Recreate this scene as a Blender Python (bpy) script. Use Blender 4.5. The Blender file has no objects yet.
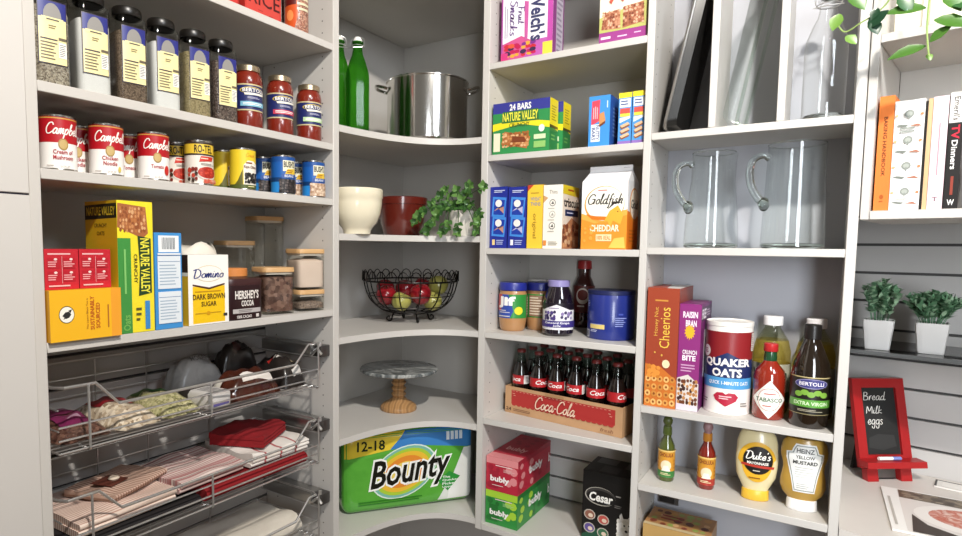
import bpy, bmesh, math, random
from math import sin, cos, pi, radians as rad
from mathutils import Matrix, Vector
random.seed(7)
SC = bpy.context.scene
COL = SC.collection
# ------------------------------------------------------------------ camera
F, PX, PY = 596.7312, -52.6598, 24.2689
CAM = Vector((1.1613, -1.6495, 1.6))
RM = Matrix.Rotation(0.588, 3, 'Z') @ Matrix.Rotation(1.4947, 3, 'X') @ Matrix.Rotation(0.0111, 3, 'Z')
cd = bpy.data.cameras.new('camera'); cam = bpy.data.objects.new('camera', cd); COL.objects.link(cam)
cd.sensor_fit = 'HORIZONTAL'; cd.sensor_width = 36; cd.lens = F / 962 * 36
cd.shift_x = -PX / 962; cd.shift_y = PY / 962; cd.clip_start = .01
cam.matrix_world = Matrix.Translation(CAM) @ RM.to_4x4()
SC.camera = cam
def on(px, py, ax, val):
    d = RM @ Vector(((px - 481 - PX) / F, -(py - 268 - PY) / F, -1.))
    i = 'xyz'.index(ax); t = (val - CAM[i]) / d[i]
    return CAM + t * d
def zat(px, py, x, y):
    d = RM @ Vector(((px - 481 - PX) / F, -(py - 268 - PY) / F, -1.))
    t = ((x - CAM.x) * d.x + (y - CAM.y) * d.y) / (d.x ** 2 + d.y ** 2)
    return CAM.z + t * d.z
# ------------------------------------------------------------------ materials
_M = {}
def lin(h):
    h = h.lstrip('#'); o = []
    for i in (0, 2, 4):
        c = int(h[i:i + 2], 16) / 255
        o.append(c / 12.92 if c <= .04045 else ((c + .055) / 1.055) ** 2.4)
    return (*o, 1)
def new(name):
    m = bpy.data.materials.new(name); m.use_nodes = True
    return m, m.node_tree, m.node_tree.nodes['Principled BSDF']
def M(col, rough=.45, metal=0, coat=0, spec=.5):
    k = (col, rough, metal, coat, spec)
    if k not in _M:
        m, t, b = new('paint_' + col.lstrip('#'))
        b.inputs['Base Color'].default_value = lin(col); b.inputs['Roughness'].default_value = rough
        b.inputs['Metallic'].default_value = metal; b.inputs['Coat Weight'].default_value = coat
        b.inputs['Specular IOR Level'].default_value = spec
        _M[k] = m
    return _M[k]
def ramp_mat(name, kind, cols, scale=20, rough=.5, metal=0, stretch=(1, 1, 1), bump=0, distort=0, detail=4, pos=None, direction='X', coat=0):
    k = (name,)
    if k in _M: return _M[k]
    m, t, b = new(name); n = t.nodes; L = t.links
    tc = n.new('ShaderNodeTexCoord'); mp = n.new('ShaderNodeMapping'); mp.inputs['Scale'].default_value = stretch
    L.new(tc.outputs['Object'], mp.inputs['Vector'])
    if kind == 'noise':
        x = n.new('ShaderNodeTexNoise'); x.inputs['Scale'].default_value = scale; x.inputs['Detail'].default_value = detail; x.inputs['Distortion'].default_value = distort; o = x.outputs['Fac']
    elif kind == 'voronoi':
        x = n.new('ShaderNodeTexVoronoi'); x.inputs['Scale'].default_value = scale
        sp = n.new('ShaderNodeSeparateColor'); L.new(x.outputs['Color'], sp.inputs['Color']); o = sp.outputs[0]
    else:
        x = n.new('ShaderNodeTexWave'); x.inputs['Scale'].default_value = scale; x.inputs['Distortion'].default_value = distort; x.bands_direction = direction; o = x.outputs['Fac']
        x.inputs['Detail'].default_value = detail
    L.new(mp.outputs['Vector'], x.inputs['Vector'])
    r = n.new('ShaderNodeValToRGB'); e = r.color_ramp.elements
    N = len(cols)
    while len(e) < N: e.new(.5)
    for i, c in enumerate(cols):
        e[i].position = pos[i] if pos else i / (N - 1); e[i].color = lin(c)
    L.new(o, r.inputs['Fac']); L.new(r.outputs['Color'], b.inputs['Base Color'])
    b.inputs['Roughness'].default_value = rough; b.inputs['Metallic'].default_value = metal; b.inputs['Coat Weight'].default_value = coat
    if bump:
        bp = n.new('ShaderNodeBump'); bp.inputs['Strength'].default_value = bump; bp.inputs['Distance'].default_value = .003
        L.new(o, bp.inputs['Height']); L.new(bp.outputs['Normal'], b.inputs['Normal'])
    _M[k] = m
    return m
def thin_glass(col='#fafcfb', rough=.02, ior=1.45, name=None):
    k = ('thin', col, rough, ior)
    if k in _M: return _M[k]
    m, t, b = new(name or 'thin_glass_' + col.lstrip('#')); n = t.nodes; L = t.links
    n.remove(b); o = n['Material Output']
    tr = n.new('ShaderNodeBsdfTransparent'); tr.inputs['Color'].default_value = lin(col)
    g = n.new('ShaderNodeBsdfGlossy'); g.inputs['Roughness'].default_value = rough
    lw = n.new('ShaderNodeLayerWeight'); lw.inputs['Blend'].default_value = .5
    pw = n.new('ShaderNodeMath'); pw.operation = 'POWER'; L.new(lw.outputs['Facing'], pw.inputs[0]); pw.inputs[1].default_value = 3.2
    fr = n.new('ShaderNodeMath'); fr.operation = 'MULTIPLY_ADD'; L.new(pw.outputs[0], fr.inputs[0]); fr.inputs[1].default_value = .8; fr.inputs[2].default_value = .045
    mx = n.new('ShaderNodeMixShader'); L.new(fr.outputs[0], mx.inputs[0]); L.new(tr.outputs[0], mx.inputs[1]); L.new(g.outputs[0], mx.inputs[2])
    L.new(mx.outputs[0], o.inputs['Surface']); _M[k] = m
    return m
def solid_glass(col='#ffffff', rough=0.0):
    k = ('solid', col, rough)
    if k not in _M:
        m, t, b = new('solid_glass'); b.inputs['Base Color'].default_value = lin(col); b.inputs['Roughness'].default_value = rough
        b.inputs['Transmission Weight'].default_value = 1; b.inputs['IOR'].default_value = 1.45; _M[k] = m
    return _M[k]
WHITE = ramp_mat('white_melamine', 'noise', ['#c6c2bc', '#cbc7c1'], 6, .42)
SLAT = ramp_mat('grey_slatwall_board', 'noise', ['#bdbab7', '#c5c2bf'], 9, .5)
DARKGROOVE = M('#4c4a49', .7)
CHROME = M('#d9d8d6', .32, .85)
STEEL = M('#d8d6d2', .13, 1)
BLACKWIRE = M('#15110f', .35, .6)
BAMBOO = ramp_mat('bamboo_wood', 'noise', ['#b98d5c', '#cfa673', '#c09360'], 14, .5, stretch=(1, 9, 9))
GLASS = thin_glass()
# ------------------------------------------------------------------ mesh builder
class MB:
    def __init__(s): s.v = []; s.f = []; s.mi = []; s.mats = []; s.T = None
    def _m(s, mat):
        if mat not in s.mats: s.mats.append(mat)
        return s.mats.index(mat)
    def add(s, vs, fs, mat):
        o = len(s.v); i = s._m(mat)
        s.v += [tuple(v) for v in vs] if s.T is None else [tuple(s.T @ Vector(v)) for v in vs]
        for f in fs: s.f.append(tuple(o + k for k in f)); s.mi.append(i)
        return s
    def box(s, x0, x1, y0, y1, z0, z1, mat, bev=0, seg=2):
        if bev <= 0:
            vs = [(x, y, z) for x in (x0, x1) for y in (y0, y1) for z in (z0, z1)]
            return s.add(vs, [(0, 1, 3, 2), (4, 6, 7, 5), (0, 4, 5, 1), (2, 3, 7, 6), (0, 2, 6, 4), (1, 5, 7, 3)], mat)
        bm = bmesh.new(); bmesh.ops.create_cube(bm, size=1)
        for v in bm.verts: v.co = Vector(((x0 + x1) / 2 + v.co.x * (x1 - x0), (y0 + y1) / 2 + v.co.y * (y1 - y0), (z0 + z1) / 2 + v.co.z * (z1 - z0)))
        bmesh.ops.bevel(bm, geom=bm.edges[:], offset=bev, segments=seg, profile=.5, affect='EDGES')
        return s.bm(bm, mat)
    def bm(s, bm, mat):
        bm.verts.index_update()
        s.add([v.co.copy() for v in bm.verts], [tuple(v.index for v in f.verts) for f in bm.faces], mat); bm.free(); return s
    def prism(s, out, z0, z1, mat, cap=True):
        n = len(out)
        vs = [(x, y, z0) for x, y in out] + [(x, y, z1) for x, y in out]
        fs = [(i, (i + 1) % n, n + (i + 1) % n, n + i) for i in range(n)]
        if cap: fs += [tuple(range(n - 1, -1, -1)), tuple(range(n, 2 * n))]
        return s.add(vs, fs, mat)
    def lathe(s, prof, mat, seg=28, c=(0, 0, 0), sq=0, sx=1, sy=1):
        vs = []; fs = []; ids = []
        for r, z in prof:
            if r < 1e-6: ids.append([len(vs)]); vs.append((c[0], c[1], c[2] + z)); continue
            row = []
            for k in range(seg):
                a = 2 * pi * k / seg; q = 1
                if sq: q = (abs(cos(a)) ** sq + abs(sin(a)) ** sq) ** (-1 / sq)
                row.append(len(vs)); vs.append((c[0] + r * q * cos(a) * sx, c[1] + r * q * sin(a) * sy, c[2] + z))
            ids.append(row)
        for a, b in zip(ids, ids[1:]):
            if len(a) == 1 and len(b) == 1: continue
            for k in range(seg):
                k2 = (k + 1) % seg
                if len(a) == 1: fs.append((a[0], b[k2], b[k]))
                elif len(b) == 1: fs.append((a[k], a[k2], b[0]))
                else: fs.append((a[k], a[k2], b[k2], b[k]))
        return s.add(vs, fs, mat)
    def tube(s, pts, r, mat, seg=6, closed=False, flat=1):
        P = [Vector(p) for p in pts]; n = len(P); vs = []; fs = []; up = None
        for i, p in enumerate(P):
            a = P[(i - 1) % n] if closed or i else P[0]; b = P[(i + 1) % n] if closed or i < n - 1 else P[-1]
            t = (b - a).normalized()
            if up is None: up = t.orthogonal().normalized()
            up = (up - t * up.dot(t)).normalized() if (up - t * up.dot(t)).length > 1e-6 else t.orthogonal().normalized()
            w = t.cross(up); rr = r[i] if isinstance(r, (list, tuple)) else r
            for k in range(seg):
                an = 2 * pi * k / seg; vs.append(p + up * rr * cos(an) + w * rr * flat * sin(an))
        m = n if closed else n - 1
        for i in range(m):
            j = (i + 1) % n
            for k in range(seg): fs.append((i * seg + k, i * seg + (k + 1) % seg, j * seg + (k + 1) % seg, j * seg + k))
        if not closed: fs += [tuple(range(seg - 1, -1, -1)), tuple((n - 1) * seg + k for k in range(seg))]
        return s.add(vs, fs, mat)
    def sphere(s, c, rx, ry, rz, mat, u=16, v=10):
        return s.lathe([(sin(pi * i / v), -cos(pi * i / v)) for i in range(v + 1)], mat, u, (0, 0, 0)) if False else s._sph(c, rx, ry, rz, mat, u, v)
    def _sph(s, c, rx, ry, rz, mat, u, v):
        m2 = MB(); m2.lathe([(max(0, sin(pi * i / v)) if 0 < i < v else 0, -cos(pi * i / v)) for i in range(v + 1)], mat, u)
        return s.add([(c[0] + x * rx, c[1] + y * ry, c[2] + z * rz) for x, y, z in m2.v], m2.f, mat)
    def cv(s, canvas, fn, step=0, hs=.00012, vstep=0):
        for mat, vs, fs, k in canvas.items:
            h = hs * k
            if step or vstep:
                bm = bmesh.new(); bv = [bm.verts.new((x, y, 0)) for x, y in vs]
                for f in fs:
                    try: bm.faces.new([bv[i] for i in f])
                    except ValueError: pass
                for ax, st in ((0, step), (1, vstep)):
                    if not st: continue
                    x = min(v[ax] for v in vs); hi = max(v[ax] for v in vs)
                    x = math.ceil(x / st) * st
                    while x < hi - 1e-5:
                        bmesh.ops.bisect_plane(bm, geom=bm.verts[:] + bm.edges[:] + bm.faces[:], plane_co=(x, 0, 0) if ax == 0 else (0, x, 0), plane_no=(1, 0, 0) if ax == 0 else (0, 1, 0), dist=1e-6); x += st
                bm.verts.index_update()
                vs = [(v.co.x, v.co.y) for v in bm.verts]; fs = [tuple(v.index for v in f.verts) for f in bm.faces]; bm.free()
            s.add([fn(x, y, h) for x, y in vs], fs, mat)
        return s
    def build(s, name, parent=None, loc=(0, 0, 0), rotz=0, flat=False, ang=38):
        me = bpy.data.meshes.new(name); me.from_pydata(s.v, [], s.f)
        for m in s.mats: me.materials.append(m)
        me.polygons.foreach_set('material_index', s.mi)
        if not flat:
            me.polygons.foreach_set('use_smooth', [True] * len(me.polygons)); me.set_sharp_from_angle(angle=rad(ang))
        me.update()
        o = bpy.data.objects.new(name, me); COL.objects.link(o)
        if parent: o.parent = parent
        o.location = loc; o.rotation_euler = (0, 0, rotz)
        return o
def tag(o, label, cat, group=None, kind=None):
    if label: o['label'] = label
    if cat: o['category'] = cat
    if group: o['group'] = group
    if kind: o['kind'] = kind
    return o
def thing(name, label, cat, loc=(0, 0, 0), rotz=0, group=None):
    o = bpy.data.objects.new(name, None); COL.objects.link(o); o.empty_display_size = .02
    o.location = loc; o.rotation_euler = (0, 0, rotz)
    return tag(o, label, cat, group)
def dup(root, loc, label, rotz=None, group=None):
    r = root.copy(); COL.objects.link(r); r.location = loc; r['label'] = label
    if rotz is not None: r.rotation_euler = (0, 0, rotz)
    if group: r['group'] = group
    for ch in list(root.children):
        c = ch.copy(); COL.objects.link(c); c.parent = r
        for g in list(ch.children):
            d = g.copy(); COL.objects.link(d); d.parent = c
    return r
# ------------------------------------------------------------------ flat print: shapes in a 0..1 square, later laid on a face or round a can
_T = {}
def text_geo(t, shear=0, bold=0):
    k = (t, shear, bold)
    if k not in _T:
        c = bpy.data.curves.new('t', 'FONT'); c.body = t; c.shear = shear; c.offset = bold; c.resolution_u = 2; c.size = 1; c.fill_mode = 'FRONT'
        o = bpy.data.objects.new('t', c); COL.objects.link(o)
        dg = bpy.context.evaluated_depsgraph_get(); me = o.evaluated_get(dg).to_mesh()
        vs = [(v.co.x, v.co.y) for v in me.vertices]; fs = [tuple(p.vertices) for p in me.polygons]
        o.evaluated_get(dg).to_mesh_clear(); bpy.data.objects.remove(o); bpy.data.curves.remove(c)
        _T[k] = norm(vs, fs)
    return _T[k]
def norm(vs, fs):
    x0 = min(v[0] for v in vs); x1 = max(v[0] for v in vs); y0 = min(v[1] for v in vs); y1 = max(v[1] for v in vs)
    return [((x - x0) / (x1 - x0), (y - y0) / (y1 - y0)) for x, y in vs], fs
G = {  # joined handwriting, one or more strokes for each letter, then its advance
 'C': ([[(.8, .78), (.62, 1), (.3, .92), (.08, .5), (.2, .08), (.5, 0), (.85, .2)]], .82),
 'G': ([[(.8, .8), (.6, 1), (.28, .9), (.08, .48), (.22, .05), (.55, .02), (.8, .3), (.8, .5), (.5, .5)], [(.8, .5), (.78, 0)]], .95),
 'D': ([[(.3, .95), (.18, .05), (.45, 0), (.8, .3), (.75, .8), (.4, 1), (.02, .85)]], .9),
 'B': ([[(.15, .95), (.1, 0)], [(.15, .95), (.5, .9), (.5, .6), (.15, .5), (.6, .4), (.55, .05), (.1, 0)]], .75),
 'M': ([[(.05, 0), (.15, .95), (.4, .3), (.7, .95), (.75, 0)]], .85),
 'a': ([[(.48, .42), (.3, .52), (.08, .25), (.18, 0), (.38, .12), (.5, .5)], [(.5, .5), (.46, .08), (.58, 0), (.68, .15)]], .62),
 'b': ([[(.12, .4), (.3, .95), (.15, .9), (.1, .1), (.3, 0), (.48, .25), (.35, .48), (.14, .3)]], .55),
 'c': ([[(.45, .42), (.28, .52), (.06, .25), (.2, 0), (.48, .14)]], .48),
 'd': ([[(.46, .4), (.28, .5), (.06, .22), (.2, 0), (.42, .2), (.58, 1)], [(.55, .9), (.44, .1), (.55, 0), (.65, .1)]], .62),
 'e': ([[(.05, .2), (.4, .3), (.3, .52), (.06, .25), (.22, 0), (.48, .14)]], .48),
 'f': ([[(.5, .9), (.38, 1), (.26, .7), (.15, -.35), (.05, -.3)], [(.08, .45), (.45, .5)]], .42),
 'g': ([[(.46, .42), (.28, .5), (.06, .25), (.2, .02), (.42, .2), (.48, .5), (.4, -.3), (.15, -.35), (.1, -.15)]], .55),
 'h': ([[(.2, 1), (.06, 0), (.3, .48), (.44, .4), (.4, .05), (.55, .05)]], .56),
 'i': ([[(.12, .5), (.06, .08), (.2, .02), (.28, .14)], [(.16, .7), (.18, .74)]], .28),
 'k': ([[(.2, 1), (.08, 0)], [(.45, .5), (.12, .25), (.5, .02)]], .52),
 'l': ([[(.1, .3), (.3, .98), (.18, .9), (.1, .1), (.22, 0), (.32, .12)]], .32),
 'm': ([[(.1, .5), (.04, 0), (.24, .5), (.3, .4), (.27, 0), (.48, .5), (.56, .4), (.52, .04), (.66, .1)]], .68),
 'n': ([[(.1, .5), (.04, 0), (.28, .5), (.38, .4), (.34, .04), (.48, .1)]], .5),
 'o': ([[(.3, .5), (.08, .3), (.15, .02), (.4, .1), (.42, .42), (.25, .5), (.5, .42)]], .5),
 'p': ([[(.14, .5), (.02, -.45)], [(.1, .25), (.3, .52), (.46, .3), (.28, 0), (.08, .08)]], .54),
 'r': ([[(.1, .5), (.05, 0), (.22, .46), (.4, .5)]], .4),
 's': ([[(.38, .44), (.22, .5), (.14, .36), (.34, .16), (.22, 0), (.04, .08)]], .42),
 'u': ([[(.1, .5), (.06, .1), (.2, 0), (.4, .3), (.44, .5)], [(.44, .5), (.4, .06), (.55, .06)]], .56),
 'F': ([[(.1, .95), (.75, .95)], [(.3, .95), (.2, 0)], [(.22, .5), (.55, .5)]], .7), 'S': ([[(.6, .85), (.35, 1), (.15, .78), (.5, .45), (.35, .02), (.05, .15)]], .62),
 't': ([[(.2, .95), (.08, .1), (.2, 0), (.34, .12)], [(.02, .6), (.36, .6)]], .38), "'": ([[(.12, 1), (.06, .8)]], .16), '-': ([[(.05, .3), (.3, .33)]], .36), ' ': ([], .4)}
def smooth(p, n=5):
    if len(p) < 3: return p
    q = [p[0]] + list(p) + [p[-1]]; o = []
    for i in range(1, len(q) - 2):
        for k in range(n):
            t = k / n
            o.append(tuple(.5 * (2 * q[i][d] + (q[i + 1][d] - q[i - 1][d]) * t + (2 * q[i - 1][d] - 5 * q[i][d] + 4 * q[i + 1][d] - q[i + 2][d]) * t * t + (3 * q[i][d] - q[i - 1][d] - 3 * q[i + 1][d] + q[i + 2][d]) * t ** 3) for d in range(len(p[0]))))
    return o + [p[-1]]
def ribbon(pts, w):
    vs = []; fs = []; n = len(pts)
    for i, p in enumerate(pts):
        a = pts[max(0, i - 1)]; b = pts[min(n - 1, i + 1)]; dx, dy = b[0] - a[0], b[1] - a[1]; l = math.hypot(dx, dy) or 1
        ww = w * (.75 + .5 * abs(dy) / l)
        vs += [(p[0] - dy / l * ww, p[1] + dx / l * ww), (p[0] + dy / l * ww, p[1] - dx / l * ww)]
    fs = [(2 * i, 2 * i + 1, 2 * i + 3, 2 * i + 2) for i in range(n - 1)]
    return vs, fs
def script_geo(t, w=.05, shear=.25):
    k = ('s', t, w, shear)
    if k not in _T:
        vs = []; fs = []; x = 0
        for ch in t:
            st, adv = G[ch]
            for p in st:
                a, b = ribbon(smooth([(x + u + shear * v, v) for u, v in p]), w); o = len(vs); vs += a; fs += [tuple(o + i for i in f) for f in b]
            x += adv
        _T[k] = norm(vs, fs)
    return _T[k]
class Cv:
    def __init__(s, bg=None, rough=.4):
        s.items = []; s.r = rough; s.n = 0
        if bg: s.rect(0, 0, 1, 1, bg)
    def _a(s, vs, fs, col, same=False):
        if not same: s.n += 1
        s.items.append((col if not isinstance(col, str) else M(col, s.r), vs, fs, s.n)); return s
    def rect(s, x0, y0, x1, y1, col): return s._a([(x0, y0), (x1, y0), (x1, y1), (x0, y1)], [(0, 1, 2, 3)], col)
    def poly(s, p, col): return s._a(list(p), [tuple(range(len(p)))], col)
    def ell(s, cx, cy, rx, ry, col, n=22): return s.poly([(cx + rx * cos(2 * pi * k / n), cy + ry * sin(2 * pi * k / n)) for k in range(n)], col)
    def _fit(s, g, x0, y0, x1, y1, col, rot):
        v, f = g
        if rot == 90: v = [(x0 + (1 - b) * (x1 - x0), y0 + a * (y1 - y0)) for a, b in v]      # reads upwards
        elif rot == -90: v = [(x0 + b * (x1 - x0), y0 + (1 - a) * (y1 - y0)) for a, b in v]   # reads downwards
        else: v = [(x0 + a * (x1 - x0), y0 + b * (y1 - y0)) for a, b in v]
        if rot and not isinstance(rot, bool) and abs(rot) != 90:
            r = rot
            v = [(a, b + (a - x0) * r) for a, b in v]
        return s._a(v, f, col)
    def text(s, t, x0, y0, x1, y1, col, bold=.01, shear=0, rot=0): return s._fit(text_geo(t, shear, bold), x0, y0, x1, y1, col, rot)
    def script(s, t, x0, y0, x1, y1, col, w=.05, shear=.25, rot=0): return s._fit(script_geo(t, w, shear), x0, y0, x1, y1, col, rot)
    def lines(s, x0, y0, x1, y1, n, col, rot=0, fill=.45):
        vs = []; fs = []; rnd = random.Random(n * 7 + int(x0 * 100))
        for k in range(n):
            if rot:
                a = x0 + (x1 - x0) * (k + .3) / n; b = a + (x1 - x0) / n * fill; e = y0 + (y1 - y0) * rnd.uniform(.65, 1); q = [(a, y0), (b, y0), (b, e), (a, e)]
            else:
                a = y0 + (y1 - y0) * (k + .3) / n; b = a + (y1 - y0) / n * fill; e = x0 + (x1 - x0) * rnd.uniform(.65, 1); q = [(x0, a), (e, a), (e, b), (x0, b)]
            o = len(vs); vs += q; fs.append((o, o + 1, o + 2, o + 3))
        return s._a(vs, fs, col)
    def blobs(s, x0, y0, x1, y1, n, cols, rx, ry, seed=1):
        rnd = random.Random(seed); L = [{c: ([], []) for c in cols} for _ in range(4)]
        w, h = x1 - x0, y1 - y0; nx = max(1, round(math.sqrt(n * (w / rx) / (h / ry)))); ny = max(1, round(n / nx)); rx = min(rx, w / nx * .8); ry = min(ry, h / ny * .8)
        for k in range(nx * ny):
            c = cols[(k + rnd.randrange(len(cols))) % len(cols)]; i, j = k % nx, k // nx; vs, fs = L[i % 2 + 2 * (j % 2)][c]; q = rnd.uniform(.6, .95); e = .28 if 0 < i < nx - 1 else .12
            cx = min(max(x0 + w * (i + .5 + rnd.uniform(-e, e)) / nx, x0 + rx * q), x1 - rx * q); cy = min(max(y0 + h * (j + .5 + rnd.uniform(-.3, .3)) / ny, y0 + ry * q), y1 - ry * q)
            o = len(vs); m = 8; ph = rnd.random() * 6
            vs += [(cx + rx * q * cos(2 * pi * j / m) * rnd.uniform(.8, 1), cy + ry * q * sin(2 * pi * j / m) * rnd.uniform(.8, 1)) for j in range(m)]; fs.append(tuple(range(o, o + m)))
        for q in L:
            s.n += 1
            for c in cols:
                if q[c][1]: s._a(*q[c], c, True)
        return s
    def rings(s, x0, y0, x1, y1, n, cols, rx, ry, hole, seed=1):
        rnd = random.Random(seed)
        w, h = x1 - x0, y1 - y0; nx = max(1, int(w / (rx * 1.9))); ny = max(1, int(h / (ry * 1.9))); H = ([], [])
        L = {c: ([], []) for c in cols}
        for k in range(nx * ny):
            c = rnd.choice(cols); cx = x0 + w * (k % nx + .5 + rnd.uniform(-.06, .06)) / nx; cy = y0 + h * (k // nx + .5 + rnd.uniform(-.06, .06)) / ny
            for (vs, fs), m in ((L[c], .9), (H, .36)): o = len(vs); vs += [(cx + rx * m * cos(j * pi / 5), cy + ry * m * sin(j * pi / 5)) for j in range(10)]; fs.append(tuple(range(o, o + 10)))
        for c in cols:
            if L[c][1]: s._a(*L[c], c)
        return s._a(*H, hole)
def face_front(W, D, H): return lambda u, v, h: ((u - .5) * W, -D / 2 - h, v * H)
def face_right(W, D, H): return lambda u, v, h: (W / 2 + h, (u - .5) * D, v * H)
def face_left(W, D, H): return lambda u, v, h: (-W / 2 - h, (.5 - u) * D, v * H)
def face_top(W, D, H): return lambda u, v, h: ((u - .5) * W, (v - .5) * D, H + h)
def wrap(r, z0, z1, span=2 * pi, sq=0, sx=1, sy=1, rf=None):
    def fn(u, v, h):
        a = (u - .5) * span; z = z0 + v * (z1 - z0); q = 1
        c, s_ = sin(a), -cos(a)
        if sq: q = (abs(c) ** sq + abs(s_) ** sq) ** (-1 / sq)
        R = (rf(z) if rf else r) * q + h
        return (R * c * sx, R * s_ * sy, z)
    return fn
def carton(name, label, cat, W, D, H, loc, rotz, base, front=None, left=None, right=None, top=None, group=None, rough=.4, bev=.0008):
    mb = MB().box(-W / 2, W / 2, -D / 2, D / 2, 0, H, M(base, rough) if isinstance(base, str) else base)
    for c, f in ((front, face_front), (left, face_left), (right, face_right), (top, face_top)):
        if c: mb.cv(c, f(W, D, H))
    return tag(mb.build(name, None, loc, rotz, flat=True), label, cat, group)
LR = pi / 2   # things in the left unit face +x
def boxL(pl, pr, pb, pt, xf, z):   # extents of a carton whose front stands on plane x = xf
    a = on(pl, pb, 'x', xf).y; b = on(pr, pb, 'x', xf).y; t = on((pl + pr) / 2, pt, 'x', xf).z
    return (a + b) / 2, b - a, t - z
def boxR(pl, pr, pb, pt, yf, z):
    a = on(pl, pb, 'y', yf).x; b = on(pr, pb, 'y', yf).x; t = on((pl + pr) / 2, pt, 'y', yf).z
    return (a + b) / 2, b - a, t - z
def roundat(pl, pr, pb, z):        # a round thing from the pixel of its front foot on a shelf at z
    p = on((pl + pr) / 2, pb, 'z', z); f = RM @ Vector((0, 0, -1)); d = (p - CAM).dot(f); r = (pr - pl) / 2 * d / F / math.sqrt(1 + (((pl + pr) / 2 - 428) / F) ** 2)
    h = Vector((p.x - CAM.x, p.y - CAM.y, 0)).normalized()
    return p.x + h.x * r, p.y + h.y * r, r
Z = dict(A1=2.1547, A2=1.8836, A3=1.7314, A4=1.4192, C1=2.1585, C2=1.8829, C3=1.598, C4=1.335, C5=1.0582, C6=.71,
         D1=1.9044, D2=1.605, D3=1.1759, D4=.9589, D5=.70, K0=2.407, K1=1.9404, K2=1.6351, K3=1.3343, K4=1.0325, K5=.7225)
YA0, YA1, YK0, XK1, XC0, XC1, XC2, XD1, XE0 = -1.1444, -.3938, -.3691, .2531, .2759, .7406, .7595, 1.1946, 1.2148
T = .019; DL = .285; DR = .33; DD = .208; TOPZ = 2.62; EPS = .0004
# ------------------------------------------------------------------ setting
def struct(name, mb, **k): o = mb.build(name, flat=True, **k); o['kind'] = 'structure'; return o
floor_m = ramp_mat('oak_floor', 'noise', ['#5f4c3a', '#6f5a45'], 8, .4, stretch=(1, 8, 1))
struct('floor', MB().box(-2, 4.5, -4.5, 1.6, -.05, 0, floor_m))
wall_m = ramp_mat('painted_wall', 'noise', ['#bdb9b3', '#c3bfb9'], 4, .6)
def slatboard(mb, L, z0, z1, pitch, base, at=.4):
    """slatwall in local coords: runs along +X from 0 to L, front on y = 0, facing -Y, grooves cut back"""
    z = z0
    k = math.floor((z0 - base) / pitch)
    zz = base + k * pitch
    while zz < z1:
        a, b = max(z0, zz + .008), min(z1, zz + pitch)
        if b > a: mb.box(0, L, 0, .016, a, b, SLAT)
        zz += pitch
    mb.box(0, L, .012, .03, z0, z1, DARKGROOVE)
mb = MB(); mb.T = Matrix.Translation((-DL - .003, -1.7, 0)) @ Matrix.Rotation(LR, 4, 'Z'); slatboard(mb, 1.7 + YA1 + .012, 0, 1.40, .0762, 1.337)
mb.T = None; mb.box(-.36, -DL - .003, -1.7, DR + .05, 1.40, 2.75, wall_m); mb.box(-.36, -DL - .034, -1.7, YA1 + .012, 0, 1.4, wall_m); mb.box(-.36, -DL - .003, YA1 + .012, DR + .05, 0, 1.4, wall_m)
struct('wall_left', mb)
mb = MB(); mb.T = Matrix.Translation((XK1 + .01, DR + .003, 0)); slatboard(mb, .48, 0, .95, .0762, .86)
mb.T = None; mb.box(-DL - .003, XC1, DR + .003, DR + .08, .95, 2.75, wall_m); mb.box(-DL - .003, XK1 + .01, DR + .003, DR + .08, 0, .95, wall_m); mb.box(XK1 + .01, XC1 + .003, DR + .034, DR + .08, 0, .95, wall_m); mb.box(XC1, XE0, DR + .034, DR + .08, 0, 2.75, wall_m)
struct('wall_back', mb)
EA = rad(-11)   # the desk bay stands at a slight angle to the shelves
E0 = Vector((XE0 + .0005, 0, 0))
def ept(lx, ly, z=0): v = Matrix.Rotation(EA, 3, 'Z') @ Vector((lx, ly, 0)); return (E0.x + v.x, E0.y + v.y, z)
mb = MB(); mb.T = Matrix.Translation(ept(-.12, .58)) @ Matrix.Rotation(EA, 4, 'Z'); slatboard(mb, 1.1, .6, 1.72, .084, 1.449)
mb.box(-.3, 1.1, .03, .08, 0, 2.75, wall_m)
struct('wall_right', mb)
# ------------------------------------------------------------------ shelving
def pegs(mb, ax, pos, sgn, us, z0, z1, pitch=.032):
    m = M('#4a4642', .8); z = z0
    while z < z1:
        for u in us:
            c = [(u + .0022 * cos(k * pi / 3), z + .0022 * sin(k * pi / 3)) for k in range(6)]
            if ax == 'y': mb.add([(a, pos + sgn * EPS, b) for a, b in c], [tuple(range(6))], m)
            else: mb.add([(pos + sgn * EPS, a, b) for a, b in c], [tuple(range(6))], m)
        z += pitch
def bx(name, par, *a, bev=.0012, mat=None): return MB().box(*a, mat or WHITE, bev, 1).build(name, par)
HA = thing('shelving_unit', 'white shelving unit on the left with cans above and wire baskets below', 'shelving unit')
mb = MB().box(-DL, 0, YA1, YK0, .02, TOPZ, WHITE, .0012, 1); pegs(mb, 'y', YA1, -1, (-.04, -.235), .75, 2.5); pegs(mb, 'y', YK0, 1, (-.04, -.235), .75, 2.5); mb.build('side_panel', HA)
mb = MB().box(-DL, 0, YA0 - T, YA0, .02, TOPZ, WHITE, .0012, 1); pegs(mb, 'y', YA0, 1, (-.04, -.235), .75, 2.5); mb.build('side_panel', HA)
for k in ('A1', 'A2', 'A3', 'A4'): bx('shelf', HA, -DL, -.0005, YA0 + EPS, YA1 - EPS, Z[k] - T, Z[k])
bx('shelf', HA, -DL, -.0005, YA0 + EPS, YA1 - EPS, 2.45, 2.469); bx('shelf', HA, -DL, -.0005, YA0 + EPS, YA1 - EPS, .06, .08)
HK = thing('corner_shelves', 'white corner shelves with curved front edges between two flat units', 'shelving unit')
curve = []
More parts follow.
